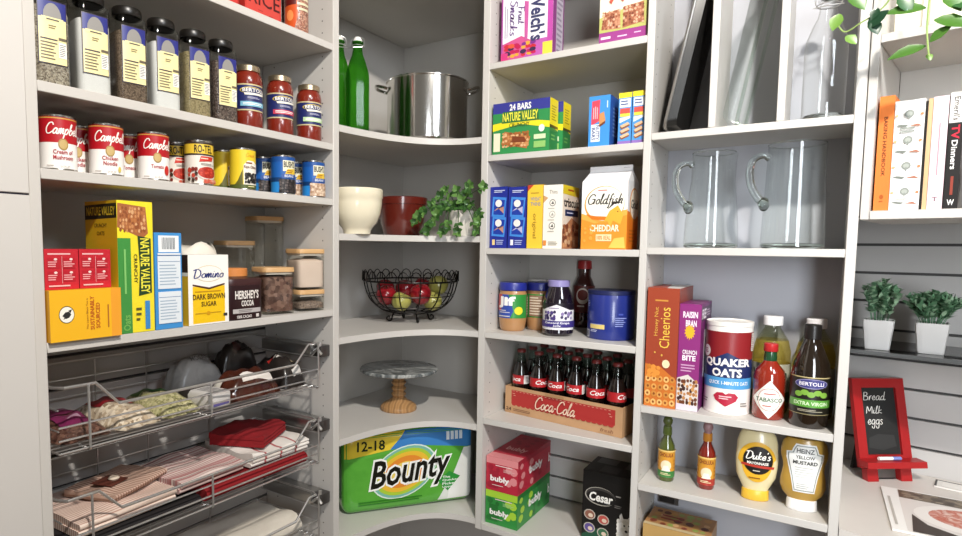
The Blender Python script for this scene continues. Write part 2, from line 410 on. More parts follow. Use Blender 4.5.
for k in range(25):
    t = k / 24; c = (.022, -.004); y0 = YK0 + EPS; x1 = XK1 - EPS
    curve.append(((1 - t) ** 2 * 0 + 2 * t * (1 - t) * c[0] + t * t * x1, (1 - t) ** 2 * y0 + 2 * t * (1 - t) * c[1]))
outl = [(-DL, YK0 + EPS)] + curve + [(XK1 - EPS, DR), (-DL, DR)]
for k in ('K0', 'K1', 'K2', 'K3', 'K4', 'K5'): MB().prism(outl, Z[k] - T, Z[k], WHITE).build('shelf', HK)
HC = thing('shelving_unit', 'white shelving unit in the middle holding snack boxes and bottle crate', 'shelving unit')
mb = MB().box(XK1, XC0, 0, DR, .69, TOPZ, WHITE, .0012, 1); pegs(mb, 'x', XC0, 1, (.04, .25), .75, 2.5); pegs(mb, 'x', XK1, -1, (.04, .25), .75, 2.5); mb.build('side_panel', HC)
mb = MB().box(XC1, XC2, 0, DR, .3, TOPZ, WHITE, .0012, 1); pegs(mb, 'x', XC2, 1, (.03, .17), .75, 2.5); mb.build('side_panel', HC)
for k in ('C1', 'C2', 'C3', 'C4', 'C5', 'C6'): bx('shelf', HC, XC0 + EPS, XC1 - EPS, .0005, DR, Z[k] - T, Z[k])
bx('shelf', HC, XC0 + EPS, XC1 - EPS, .0005, DR, 2.43, 2.449)
HD = thing('shelving_unit', 'white shallow shelving unit holding glass jugs, cereal and condiments', 'shelving unit')
bx('side_panel', HD, XD1, XE0, 0, DD + .02, .3, TOPZ)
for k in ('D1', 'D2', 'D3', 'D4', 'D5'): bx('shelf', HD, XC2 + EPS, XD1 - EPS, .0005, DD, Z[k] - T, Z[k])
bx('shelf', HD, XC2 + EPS, XD1 - EPS, .0005, DD, 2.43, 2.449)
BACKD = ramp_mat('white_back_board', 'noise', ['#abadb4', '#b5b6bd'], 7, .4)
mb = MB().box(XC2 + EPS, XD1 - EPS, DD, DD + .012, .3, TOPZ, BACKD)
for (dx, dz, r) in ((.02, .10, .004), (.05, .19, .006), (.33, .21, .006), (.36, .14, .009), (.15, .23, .004)):
    mb.add([(XC2 + .03 + dx + r * cos(k * pi / 5), DD - EPS, Z['D2'] + dz + r * sin(k * pi / 5)) for k in range(10)], [tuple(range(10))], M('#a9aab2'))
mb.build('back_panel', HD, flat=True)
for x in (.8955, 1.0435): bx('divider', HD, x, x + .0175, .001, DD - .001, Z['D1'] + EPS, 2.43 - EPS)
mb = MB().box(XC2 + .012, XC2 + .07, DD - .006, DD - .0005, .838, .865, M('#8b8784', .3, .8)).box(XC2 + .02, XC2 + .06, DD - .016, DD - .006, .845, .858, M('#3a3735', .4, .6)); mb.build('hanging_bracket', HD)
HE = thing('bookcase', 'white bookcase at the right edge above the grey slatwall', 'bookcase', E0, EA)
bx('side_panel', HE, .001, .018, 0, .30, 1.6705, TOPZ)
EB, ET = 1.690, 2.0695
bx('shelf', HE, .0185, .80, 0, .30, 1.6705, EB); bx('shelf', HE, .0185, .80, 0, .30, ET - T, ET); bx('shelf', HE, .0185, .80, 0, .30, 2.43, 2.449)
bx('back_panel', HE, .0185, .80, .3005, .312, 1.6705, TOPZ)
bx('side_panel', HE, .8005, .818, 0, .30, 1.6705, TOPZ)
DZ = .957
MB().prism([(.001, 0), (.95, 0), (.95, .578), (-.108, .578)], DZ - .03, DZ, ramp_mat('worktop_laminate', 'noise', ['#cdc7c0', '#d3cdc6'], 30, .4)).build('desk_top', None, E0, EA)
tag(bpy.data.objects['desk_top'], 'white desk top under the bookcase with the chalkboard and magazine', 'desk')
# neighbouring tall cabinet at the left edge
TC = thing('tall_cabinet', 'tall pale cabinet with two flush doors at the left edge', 'cabinet')
CABM = ramp_mat('cabinet_paint', 'noise', ['#cbc7c2', '#cfcbc6'], 5, .4)
bx('body', TC, -DL, -.002, -1.95, YA0 - T - .001, .02, TOPZ, mat=CABM)
bx('door', TC, -.0015, .004, -1.95, YA0 - T - .001, 1.6845, TOPZ, mat=CABM); bx('door', TC, -.0015, .004, -1.95, YA0 - T - .001, .05, 1.6815, mat=CABM)
bx('seam_strip', TC, -.0018, -.0002, -1.95, YA0 - T - .002, 1.681, 1.685, mat=M('#2a2440'))
# ------------------------------------------------------------------ things of the left unit, upper shelves
BLK = '#161412'; WHT = '#f2efe8'
CAPB = M('#181512', .35)
def spice_jar(px, label, content, lab=True, h=.19, level=.147, ry=None, w=None):
    pl, pr, pb = px; p = on((pl + pr) / 2, pb, 'z', Z['A2']); x = -.062 if ry is None else ry
    y = on((pl + pr) / 2, pb - 3, 'x', x).y
    t = thing('spice_jar', label, 'jar', (x, y, Z['A2'] + .0005), LR - .12, 'large spice jars on the shelf')
    R = .031 if w is None else w
    prof = [(0, 0), (R * .93, 0), (R, .006), (R, level + .012), (R * .93, level + .026), (R * .72, level + .03), (R * .72, level + .034)]
    MB().lathe(prof, thin_glass('#eef0ee', .05), 36, sq=5).build('jar', t)
    MB().lathe([(0, .001), (R * .91, .001), (R * .965, .006), (R * .965, level - .012), (R * .9, level - .004), (0, level)], content, 32, sq=5).build('contents', t)
    MB().lathe([(R * .88, level + .03), (R * .9, level + .031), (R * .9, level + .043), (R * .84, level + .047), (0, level + .048)], CAPB, 28).lathe([(R * .3, level + .047), (R * .3, level + .0505), (0, level + .051)], CAPB, 10, (.012, 0, 0)).build('cap', t)
    c = Cv(); c.rect(0, 0, 1, 1, '#2c2038'); c.rect(.03, .015, .97, .985, '#efe2a6'); c.poly([(.03, .72), (.97, .72), (.97, .985), (.03, .985)], '#2b2f7d')
    c.poly([(.18, .72)] + [(.5 + .32 * cos(a * pi / 10), .76 + .2 * sin(a * pi / 10)) for a in range(10, -1, -1)] + [(.82, .72)], '#8f8c88')
    c.rect(.12, .68, .88, .735, '#efe2a6'); c.rect(.28, .69, .74, .71, '#2c2038'); c.lines(.35, .55, .7, .62, 2, '#7a6b4a')
    c.rect(.08, .38, .66, .4, '#3a3040'); c.lines(.08, .06, .66, .36, 6, '#6b6150', fill=.35); c.rect(.7, .12, .95, .36, '#f7f4ea'); c.lines(.72, .14, .93, .34, 7, '#5b5a66', fill=.4); c.rect(.7, .4, .95, .44, '#6b6150')
    MB().cv(c, wrap(R + .0003, level - .107, level + .006, rad(78), 5), step=.12).build('label', t)
    return t
sp1 = ramp_mat('grey_pepper_blend', 'voronoi', ['#6d5f52', '#a89a88', '#c9bfae', '#584a40'], 420, .7)
salt = ramp_mat('white_salt', 'noise', ['#efeceb', '#faf8f7'], 200, .6)
sp3 = ramp_mat('ground_pepper', 'voronoi', ['#5e4b3d', '#8a7663', '#6d5948', '#433328'], 480, .8)
sp5 = ramp_mat('dried_oregano', 'voronoi', ['#8d7d58', '#b0a078', '#a08e66', '#6f6244'], 420, .8)
sp6 = ramp_mat('dark_peppercorns', 'voronoi', ['#2f2320', '#5b4740', '#8a7a70', '#3c2d29'], 330, .7)
spice_jar((31, 66, 86), 'first spice jar beside the left cabinet, grey pepper blend, cut off by the frame top', sp1)
spice_jar((70, 112, 98), 'tall spice jar of white salt, second from the left cabinet', salt)
spice_jar((112, 146, 104), 'spice jar of dark brown ground pepper between two white-filled jars', sp3)
spice_jar((147, 178, 110), 'spice jar of white powder beside the tan herb jar', salt)
spice_jar((178, 210, 116), 'spice jar filled with tan dried herbs', sp5)
spice_jar((210, 233, 121), 'spice jar of dark peppercorns next to the tomato sauce jars', sp6)
SAUCE = ramp_mat('tomato_sauce', 'noise', ['#5e150c', '#7c2414', '#6a1a0f'], 60, .25, coat=.6)
def sauce_jar(px, label, band):
    x = -.055; y = on((px[0] + px[1]) / 2, px[2] - 3, 'x', x).y; R = .0345; H = .153
    t = thing('sauce_jar', label, 'jar', (x, y, Z['A2'] + .0005), LR - .35, 'jars of tomato sauce')
    MB().lathe([(0, 0), (R * .9, 0), (R, .006), (R, .038), (R * .97, .042), (R * .97, .105), (R, .109), (R, .118), (R * .93, .13), (R * .78, .137), (R * .78, .142)], SAUCE, 32).build('jar', t)
    MB().lathe([(R * .8, .138), (R * .86, .139), (R * .86, .151), (R * .8, .1535), (0, .1535)], M('#b9a98c', .3, .9), 28).build('lid', t)
    c = Cv('#232a63'); c.rect(0, .95, 1, 1, '#c9b98a'); c.rect(0, 0, 1, .05, '#c9b98a'); c.ell(.5, .76, .15, .13, '#c9b04a'); c.ell(.505, .75, .14, .11, '#1d2456'); c.text('BERTOLLI', .385, .7, .66, .84, '#f2efe8', .02)
    c.poly([(.41, .58), (.64, .6), (.66, .68), (.4, .66)], '#e8e4da'); c.lines(.44, .44, .6, .52, 2, '#b9b9d8'); c.rect(.36, .16, .66, .34, band); c.lines(.39, .2, .63, .31, 2, '#f4f4ee')
    MB().cv(c, wrap(R * .97 + .0004, .042, .106), step=.03, hs=.00025).build('label', t)
sauce_jar((233, 264, 128), 'tomato sauce jar whose navy label has a pale blue band', '#7ab6cf')
sauce_jar((266, 294, 136), 'tomato sauce jar whose navy label has a red band, middle of the three', '#c2405a')
sauce_jar((295, 323, 141), 'tomato sauce jar whose navy label has a pale green band', '#b9d6a4')
# ---- top left shelf
y, W, H = boxL(245, 281, 16, -30, -.03, Z['A1'])
H = .13
for k, (yy, w, lab, wd, b, f) in enumerate(((y, W, 'red box with dark lettering beside the orange jar on the high left shelf', 'RICE', '#b53029', '#bf3b33'), (y - W - .012, W * .9, 'darker red box cut off by the frame top, left of the lettered red box', None, '#9a2420', '#a02824'))):
    c = Cv(f); c.rect(.04, .03, .96, .97, '#c4443b' if k == 0 else '#c03630')
    if wd: c.text(wd, .1, .24, .96, .52, '#4a1414', .01); c.lines(.35, .14, .5, .16, 1, '#7c1d1a'); c.lines(.65, .1, .8, .12, 1, '#7c1d1a')
    carton('rice_box', lab, 'box', w, .12, H, (-.03 - .06, yy, Z['A1'] + .0005), LR, b, c, left=Cv(b))
x, y, r = roundat(288, 313, 33, Z['A1'])
t = thing('spice_container', 'orange labelled seasoning jar by the right post of the high left shelf', 'jar', (-.05, y - .005, Z['A1'] + .0005), LR - .4)
MB().lathe([(0, 0), (.03, 0), (.032, .004), (.032, .12), (.028, .13), (0, .13)], ramp_mat('seasoning', 'voronoi', ['#7d4a3a', '#a86f58', '#c79c84', '#5b332a'], 300, .5, coat=.5), 28).build('jar', t)
c = Cv(); c.poly([(0, 0), (.3, 0), (.42, .35), (.36, 1), (0, 1)], '#c8511f'); c.poly([(.0, .55), (.38, .6), (.37, .8), (0, .8)], '#5c1512'); c.lines(.4, .45, .8, .9, 4, '#d8cfae'); c.ell(.2, .35, .1, .12, '#e58a4e')
MB().cv(c, wrap(.0324, .004, .12, rad(170)), step=.06).build('label', t)
MB().lathe([(.0315, .13), (.0315, .15), (0, .15)], M('#8e1c16'), 24).build('lid', t)
t = thing('spice_container', 'dark jar mostly hidden between red box and orange jar', 'jar', (-.115, on(283, 24, 'x', -.115).y - .008, Z['A1'] + .0005), LR)
MB().lathe([(0, 0), (.022, 0), (.024, .004), (.024, .11), (.02, .12), (0, .12)], ramp_mat('dark_seasoning', 'voronoi', ['#2a1d18', '#5d5046', '#8f8676'], 120, .4), 24).build('jar', t)
MB().lathe([(.0225, .118), (.0225, .135), (0, .135)], M('#2a1d18'), 20).build('lid', t)
# ---- cans
TIN = M('#b9b5ae', .25, 1)
def can(name, label, group, x, y, z, R, H, canvas, rotz):
    t = thing(name, label, 'can', (x, y, z + .0005), rotz, group)
    MB().lathe([(0, .001), (R * .93, .001), (R * .95, 0), (R, .002), (R * .985, .004), (R * .985, H - .004), (R, H - .002), (R, H), (R * .93, H), (R * .92, H - .003), (0, H - .003)], TIN, 32).build('tin', t)
    MB().cv(canvas, wrap(R * .985 + .0003, .004, H - .004), step=.03, hs=.0002).build('label', t)
    return t
def soup(kind):
    c = Cv('#f4f1ec'); c.rect(0, .5, 1, 1, '#b3131f')
    c.rect(0, .965, 1, .985, '#caa24a')
    c.script("Campbell's", .36, .57, .72, .9, '#f6f2ea', .058, .3)
    c.ell(.5, .47, .042, .115, '#a98a4c'); c.ell(.5, .47, .033, .09, '#c3a76a')
    w = kind.split('\n')
    for i, l in enumerate(w):
        yy = .25 - .11 * i + (.03 if len(w) > 1 else -.02); c.text(l, .5 - .0115 * len(l) * .9, yy, .5 + .0115 * len(l) * .9, yy + .085, '#a8182a', .015)
    c.lines(.36, .03, .45, .06, 1, '#a89f98'); c.text('SOUP', .47, .02, .55, .06, '#a89f98', .0)
    return c
SR, SH = .031, .1
def canat(px, xc): return on((px[0] + px[1]) / 2, px[2] - 3, 'x', xc).y
def rface(x, y): return math.atan2(CAM.y - y, CAM.x - x) + pi / 2      # turn a label towards the room
def put_can(name, label, group, px, xc, cv, tw=0, R=SR, H=SH):
    y = min(canat(px, xc), YA1 - R - .004); return can(name, label, group, xc, y, Z['A3'], R, H, cv, rface(xc, y) + tw)
put_can('soup_can', 'red and white soup can reading Cream of Mushroom', 'red and white soup cans', (42, 75, 168), -.042, soup('Cream of\nMushroom'), .28)
put_can('soup_can', 'red and white Chicken Noodle soup can in front beside the egg noodle picture', 'red and white soup cans', (89, 125, 176), -.042, soup('Chicken\nNoodle').ell(.585, .1, .016, .06, '#d9c25a'), .22)
put_can('soup_can', 'red and white soup can reading Tomato', 'red and white soup cans', (138, 170, 181), -.042, soup('Tomato').ell(.6, .2, .03, .11, '#c92a22'), .25)
put_can('soup_can', 'shaded second-row soup can behind Cream of Mushroom and Chicken Noodle cans', 'red and white soup cans', (64, 92, 165), -.115, soup('Chicken\nNoodle'), 0)
put_can('soup_can', 'shaded second-row soup can behind Chicken Noodle and Tomato cans', 'red and white soup cans', (115, 144, 172), -.115, soup('Tomato'), 0)
def rotel():
    c = Cv('#e9e2d6'); c.rect(0, .72, 1, .95, '#e7c23a'); c.rect(0, .95, 1, 1, '#3a2c22'); c.rect(0, .68, 1, .72, '#3a2c22')
    c.text('RO-TEL', .41, .74, .62, .93, '#1b1714', .02)
    c.poly([(.46, .52), (.62, .56), (.64, .66), (.48, .66)], '#c8301f'); c.lines(.48, .58, .6, .63, 1, '#f4d9c4'); c.lines(.48, .44, .66, .5, 2, '#a8a098')
    c.ell(.56, .26, .13, .17, '#d8cfc4'); c.ell(.56, .27, .115, .14, '#b02c1c'); c.blobs(.46, .16, .66, .38, 16, ['#cf4630', '#9e2315'], .02, .035, 3)
    c.blobs(.33, .02, .45, .4, 9, ['#7b2318', '#b23a26', '#3c2a1e'], .03, .08, 5); c.blobs(.5, .0, .7, .12, 8, ['#c95a44', '#d98a72'], .03, .05, 6)
    return c
put_can('tomato_can', 'tomato can with yellow top banner and tomato bowl picture, front row', 'tomato cans', (184, 215, 187), -.042, rotel(), .25)
put_can('tomato_can', 'shaded tomato can half hidden behind the front tomato can', 'tomato cans', (164, 190, 181), -.112, rotel(), .1)
def olive():
    c = Cv('#e8c92e'); c.rect(0, 0, 1, .1, '#4f5a24')
    c.poly([(.47, .1), (.68, .1), (.68, .62), (.6, .72), (.52, .72), (.47, .6)], '#efe9da'); c.poly([(.36, .1), (.46, .1), (.46, .5), (.4, .2)], '#5c5a1e')
    c.script('Cream', .5, .82, .62, .92, '#d9a02a', .06); c.lines(.5, .62, .62, .7, 1, '#8a4a1c'); c.text('Ripe Olives', .475, .5, .65, .6, '#6b3a1a', .02)
    c.blobs(.48, .12, .66, .42, 26, ['#1d1a1a', '#2e2a2c', '#0f0d0d'], .022, .06, 4); c.lines(.52, .03, .64, .07, 1, '#e8dfa8')
    return c
put_can('olive_can', 'yellow olive can with pile of black olives, front row', 'olive cans', (229, 257, 190), -.042, olive(), .25)
put_can('olive_can', 'shaded yellow olive can tucked behind the front olive can', 'olive cans', (212, 236, 185), -.112, olive(), .5)
def bush(bean):
    c = Cv('#1e5fae'); c.rect(0, 0, .42, .3, '#2a86cf'); c.rect(0, .3, .45, .42, '#123a6b'); c.rect(0, .86, 1, 1, '#1b4f97')
    c.poly([(.47, .6), (.66, .6), (.66, .9), (.47, .9)], '#e9e3c6'); c.text("BUSH'S", .48, .7, .64, .88, '#1b1714', .03); c.poly([(.49, .5), (.66, .5), (.66, .68), (.53, .66)], '#e3c03a'); c.lines(.52, .54, .63, .64, 2, '#a04a1c')
    c.poly([(.44, .4), (.68, .42), (.68, .52), (.46, .52)], '#274f98'); c.text('BEANS', .49, .43, .62, .5, '#e8ecf4', .01)
    c.poly([(.42, .0), (.7, .0), (.7, .38), (.44, .38)], bean[0]); c.blobs(.42, .0, .7, .38, 46, bean, .022, .05, 8)
    return c
BKB = ['#1c1818', '#3a3232', '#5e5452']; WTB = ['#c4a489', '#e0c9b0', '#a98568']
put_can('bean_can', 'blue bean can picturing black beans, front row', 'blue bean cans', (269, 297, 194), -.042, bush(BKB), .2)
put_can('bean_can', 'blue bean can picturing pale beans at the end of the row', 'blue bean cans', (303, 328, 197), -.042, bush(WTB), .2)
put_can('bean_can', 'dark second-row bean can between olive can and black bean can', 'blue bean cans', (252, 275, 189), -.112, bush(BKB), .1)
put_can('bean_can', 'dark second-row bean can between the two front bean cans', 'blue bean cans', (284, 306, 192), -.112, bush(WTB), .1)
# ------------------------------------------------------------------ left unit, fourth shelf
z4 = Z['A4'] + .0005
TW, TD, TH = .13, .09, .094
ty = YA0 + .002 + TW / 2
c = Cv('#f0b51f'); c.rect(.85, 0, 1, 1, '#eda02c'); c.ell(.22, .52, .105, .17, '#1e1a16'); c.ell(.22, .52, .097, .155, '#f5f1e4'); c.poly([(.16, .5), (.2, .57), (.25, .58), (.28, .52), (.25, .46), (.21, .44)], '#2a2a28'); c.poly([(.17, .43), (.2, .49), (.23, .46)], '#2a2a28'); c.poly([(.24, .6), (.29, .62), (.27, .55)], '#2a2a28')
c.text('SUSTAINABLY', .54, .18, .6, .86, '#c05a1c', .02, rot=90); c.text('SOURCED', .62, .2, .68, .72, '#c05a1c', .02, rot=90); c.text('The Lipton Black Tea is', .485, .2, .52, .82, '#9a5a1c', 0, rot=90); c.lines(.78, .2, .82, .85, 1, '#b0682a', rot=90)
carton('tea_box', 'yellow box marked SUSTAINABLY SOURCED against the left post', 'box', TW, TD, TH, (-.045 + .01, ty, z4), LR, '#eeb424', c, left=Cv('#e8a81e'))
for k in range(2):
    c = Cv('#c2202f'); c.lines(.1, .84, .9, .92, 1, '#e8b8b8')
    for i in range(2):
        for j in range(2): c.rect(.08 + .45 * i, .2 + .33 * j, .45 + .45 * i, .45 + .33 * j, '#b51c2b'); c.lines(.1 + .45 * i, .22 + .33 * j, .43 + .45 * i, .38 + .33 * j, 3, '#e7a9ab'); c.ell(.32 + .45 * i, .42 + .33 * j, .05, .03, '#f0d8d4', 10)
    c.lines(.1, .05, .85, .13, 1, '#e8b8b8'); c.rect(.49, .15, .505, .82, '#e0a0a2')
    carton('tea_packet', ['crimson box with small pale print on the yellow box, touching the left post', 'crimson box with small pale print on the yellow box, nearer the tall cereal bar box'][k], 'box', .059, .075, .074, (-.045, ty - TW / 2 + .031 + k * .0605, z4 + TH + .0005), LR, '#b81d2c', c, right=Cv('#a81a28'), left=Cv('#ad1b29'), group='crimson boxes stacked on the yellow box')
y0 = on(120, 336, 'x', .0).y; y1 = on(155, 333, 'x', 0).y; NW = y1 - y0; ND = .12; NH = .265
NVY = '#f0dc2e'
c = Cv(NVY); c.rect(0, 0, .36, .72, '#3f8f3f'); c.poly([(0, .72), (0, 1), (.86, .99), (.82, .82), (.4, .72)], '#efdf30')
c.poly([(.0, .8), (.02, .98), (.8, .96), (.86, .76), (.7, .72)], '#a8653a'); c.blobs(.05, .76, .8, .96, 60, ['#c98a58', '#8f4f2b', '#d9a878', '#b8733f'], .05, .02, 3)
c.poly([(.55, .74), (.93, .72), (.93, .3), (.55, .28), (.6, .5)], '#23401f'); c.text('NATURE VALLEY', .62, .3, .88, .72, '#f3e84a', .02, rot=-90); c.text('CRUNCHY', .43, .38, .53, .6, '#3a3a22', .01, rot=-90)
c.lines(.12, .3, .24, .68, 1, '#7fc06a', rot=90); c.text('Oats', .1, .02, .3, .14, '#78b85a', .02, rot=90); c.rect(.72, .02, .86, .24, '#3c86c4'); c.lines(.46, .08, .62, .2, 3, '#5c5a2a')
l = Cv('#d9b41e'); l.poly([(0, .86), (1, .87), (1, .98), (0, .97)], '#2c2a1c'); l.text('NATURE VALLEY', .06, .89, .95, .955, '#d9c22c', .02); l.text('CRUNCHY', .3, .8, .7, .83, '#5c4a12', .01); l.text('OATS', .38, .74, .62, .77, '#5c4a12', .01)
carton('granola_bar_box', 'tall yellow and green cereal bar box standing on end beside tea boxes', 'box', NW, ND, NH, (-ND / 2, (y0 + y1) / 2, z4), LR, NVY, c, left=l)
y, W, H = boxL(156, 183, 330, 233, .0, Z['A4'])
c = Cv('#3f8fd0'); c.rect(.15, .8, .9, .97, '#eef0f0')
for k in range(9): c.rect(.28 + k * .055, .83, .3 + k * .055 + (.012 if k % 2 else 0), .95, '#4a5560')
for a, b in ((.42, .76), (.06, .39), ): c.rect(.1, a, .94, b, '#dfe6ec'); c.lines(.16, a + .03, .9, b - .08, 7, '#9fb2c4', fill=.35); c.rect(.12, b - .06, .92, b - .055, '#3f6fa0')
c.rect(.1, .77, .94, .79, '#dfe6ec')
carton('cracker_box', 'narrow blue box showing white nutrition panels and barcode', 'box', W, .1, H, (-.05, y, z4), LR, '#3d8acb', c, left=Cv('#2f79bb'))
y, W, H = boxL(189, 229, 325, 255, .0, Z['A4'])
c = Cv('#f6f3ec'); c.rect(.1, .02, .9, .55, '#f1c414'); c.poly([(.1, .56), (.5, .5), (.9, .56), (.9, .585), (.5, .53), (.1, .585)], '#4a2a1c'); c.poly([(.1, .585), (.5, .53), (.9, .585), (.9, .62), (.1, .62)], '#f6f3ec')
c.ell(.5, .73, .34, .12, '#d9c9a8'); c.ell(.5, .73, .33, .11, '#f6f3ec'); c.script('Domino', .12, .66, .88, .8, '#1f2f78', .055, .12); c.text('DARK BROWN', .1, .36, .9, .44, '#43250f', .02); c.text('SUGAR', .3, .26, .68, .33, '#43250f', .02); c.lines(.15, .46, .8, .49, 1, '#c08a10'); c.ell(.47, .16, .05, .03, '#d99c10'); c.lines(.15, .15, .8, .18, 1, '#c99a10'); c.rect(.85, .1, .95, .14, '#333333')
l = Cv('#e9b92a'); l.rect(0, .75, 1, 1, '#3a281c'); l.rect(.0, .7, 1, .75, '#f1ece0')
carton('sugar_box', 'white and yellow dark brown sugar box', 'box', W, .05, H, (-.025, y, z4), LR, '#f2efe6', c, left=l)
# white bag behind the sugar
mb = MB()
def pouch(mb, W, D, H, mat, seed=1, p=2.6, n=(18, 12), amp=.1, crimp=.1):
    """soft bag lying flat: W along x, D along y, with sealed ends at +-x"""
    rnd = random.Random(seed); vs = []; fs = []; nx, ny = n
    ph = [rnd.uniform(0, 6.3) for _ in range(6)]
    for top in (1, 0):
        for i in range(nx + 1):
            for j in range(ny + 1):
                u = i / nx * 2 - 1; v = j / ny * 2 - 1
                e = max(0, 1 - abs(u) ** p) ** .6 * max(0, 1 - abs(v) ** p) ** .5
                w = 1 + amp * (sin(u * 5 + ph[0]) * cos(v * 4 + ph[1]) + .6 * sin(u * 11 + v * 7 + ph[2]))
                z = H * e * w if top else 0.0
                sx = 1 - .06 * (1 - e) * (1 + sin(v * 9 + ph[3])) * .5
                vs.append((u * W / 2 * sx, v * D / 2 * (1 - .08 * abs(u) ** 4), z + .0015))
    m = (nx + 1) * (ny + 1)
    for top in (0, 1):
        o = top * m
        for i in range(nx):
            for j in range(ny):
                a = o + i * (ny + 1) + j; q = (a, a + ny + 1, a + ny + 2, a + 1); fs.append(q if top == 0 else q[::-1])
    for i in range(nx):
        for j in (0, ny): a = i * (ny + 1) + j; b = a + ny + 1; fs.append((a, b, b + m, a + m))
    for j in range(ny):
        for i in (0, nx): a = i * (ny + 1) + j; fs.append((a, a + 1, a + 1 + m, a + m))
    return mb.add(vs, fs, mat)
def standing_bag(name, label, cat, W, D, H, loc, rotz, mat, seed=1):
    mb = MB(); rnd = random.Random(seed); pr = []
    vs = []; fs = []; n = 24; lv = [(0, .9), (.02, 1), (.3, 1.02), (.6, 1), (.8, .95), (.93, .8), (1, .5)]
    for z, s in lv:
        for k in range(n):
            a = 2 * pi * k / n; q = (abs(cos(a)) ** 4 + abs(sin(a)) ** 4) ** -.25; w = 1 + .04 * sin(5 * a + z * 9)
            vs.append((W / 2 * q * cos(a) * (1 if z < .95 else 1.0) * w, D / 2 * q * sin(a) * s * w, H * z + (.012 * sin(a * 3) if z > .9 else 0)))
    for i in range(len(lv) - 1):
        for k in range(n): fs.append((i * n + k, i * n + (k + 1) % n, (i + 1) * n + (k + 1) % n, (i + 1) * n + k))
    fs += [tuple(range(n - 1, -1, -1)), tuple(range((len(lv) - 1) * n, len(lv) * n))]
    mb.add(vs, fs, mat); return tag(mb.build(name, None, loc, rotz, ang=60), label, cat)
p_ = on(200, 250, 'x', -.13)
standing_bag('flour_bag', 'crumpled white paper bag behind the white sugar box', 'bag', .10, .08, .175, (-.125, on(197, 300, 'x', -.125).y, z4), LR, ramp_mat('white_paper', 'noise', ['#dcd5c8', '#ece6da'], 30, .7, bump=.3), 4)
y, W, H = boxL(230, 266, 320, 279, .002, Z['A4'])
t = thing('cocoa_tin', "dark brown cocoa tub beside the glass jar of chocolate chips", 'tub', (-.036, y, z4), LR)
CW, CD = W / 2, .034; COC = M('#2a1316', .35)
MB().lathe([(0, 0), (.97, 0), (1, .003), (1, H * .84), (0, H * .84)], COC, 40, sq=5, sx=CW, sy=CD).build('body', t)
MB().lathe([(0, H * .841), (1.02, H * .841), (1.02, H - .003), (.98, H), (0, H)], M('#3a1c1d', .4), 40, sq=5, sx=CW * .99, sy=CD).build('lid', t)
c = Cv(); c.text("HERSHEY'S", .3, .62, .74, .88, '#e9e3dc', .03); c.text('COCOA', .39, .4, .64, .58, '#e9e3dc', .03); c.rect(.2, .2, .86, .34, '#b8b2b0'); c.lines(.3, .22, .7, .31, 2, '#6f6866'); c.text('100% CACAO', .32, .05, .62, .14, '#e6dfda', .02); c.rect(.74, .05, .8, .15, '#d6cfca')
fw = lambda u, v, h: ((u - .5) * CW * 2.1, -CD * (1 if abs(u - .5) < .38 else 1 - (abs(u - .5) - .38) * 1.3) - h - .0006, v * H * .82)
c2 = Cv(); c2.text("HERSHEY'S", .16, .62, .84, .88, '#e9e3dc', .03); c2.text('COCOA', .33, .4, .69, .58, '#e9e3dc', .03); c2.rect(.1, .2, .9, .33, '#b8b2b0'); c2.lines(.25, .22, .75, .31, 2, '#6f6866'); c2.text('100% CACAO', .2, .05, .62, .14, '#e6dfda', .02); c2.rect(.75, .05, .84, .15, '#d6cfca')
MB().cv(c2, lambda u, v, h: ((u - .5) * CW * 1.9, -CD * (max(0, 1 - abs((u - .5) * 1.9) ** 5)) ** .2 - h - .0005, v * H * .82), step=.06).build('label', t)
x = -.115; y = on(236, 300, 'x', x).y - .01
t = thing('jar', 'small jar with orange lid peeping out behind the cocoa tub', 'jar', (x, y, z4), LR)
MB().lathe([(0, 0), (.034, 0), (.036, .004), (.036, .1), (0, .1)], M('#6b4a34', .4), 28).build('body', t)
MB().lathe([(.037, .1), (.037, .118), (.035, .12), (0, .12)], M('#d98a4a', .4), 28).build('lid', t)
# bamboo lidded glass canisters
CANG = thin_glass('#f7f6f2', .03)
def canister(label, px, x, zb, H, fill=None, fl=.9, W=.1, lid_over=.001):
    w = W / 2; y = min(on((px[0] + px[1]) / 2, 300, 'x', x).y, YA1 - .63 * W)
    t = thing('canister', label, 'canister', (x, y, zb + .0005), LR - .25, 'bamboo lidded glass canisters')
    MB().lathe([(0, .0), (.97, 0), (1, .004), (1, H - .012)], CANG, 40, sq=7, sx=w, sy=w).build('glass_body', t)
    MB().lathe([(0, H - .012), (1 + lid_over / w, H - .012), (1 + lid_over / w, H - .002), (1, H), (0, H)], BAMBOO, 40, sq=7, sx=w, sy=w).lathe([(0, H - .018), (.93, H - .018), (.93, H - .012)], M('#d8d2c8', .5), 40, sq=7, sx=w, sy=w).build('lid', t)
    if fill: MB().lathe([(0, .007), (.92, .007), (.945, .01), (.945, (H - .02) * fl), (.5, (H - .02) * fl + .006), (0, (H - .02) * fl + .004)], fill, 36, sq=7, sx=w, sy=w).build('contents', t)
    return t
CHOC = ramp_mat('chocolate_chips', 'voronoi', ['#3a2622', '#6a4c43', '#927467', '#4a332c'], 110, .5, bump=.9)
FLOUR = ramp_mat('pinkish_flour', 'noise', ['#e0cabc', '#ecdccf'], 12, .8)
RICE = ramp_mat('dark_grain', 'voronoi', ['#6b5b50', '#9d8c7f', '#54463e'], 260, .7)
hz = lambda px, py, x: on(px, py, 'x', x).z
canister('square glass canister of chocolate chips with bamboo lid beside cocoa tub', (251, 295), -.066, Z['A4'], .122, CHOC, .93, W=.088)
canister('low square glass canister under the flour canister by right post', (288, 326), -.058, Z['A4'], .058, RICE, .55, W=.084)
lowtop = Z['A4'] + .0585
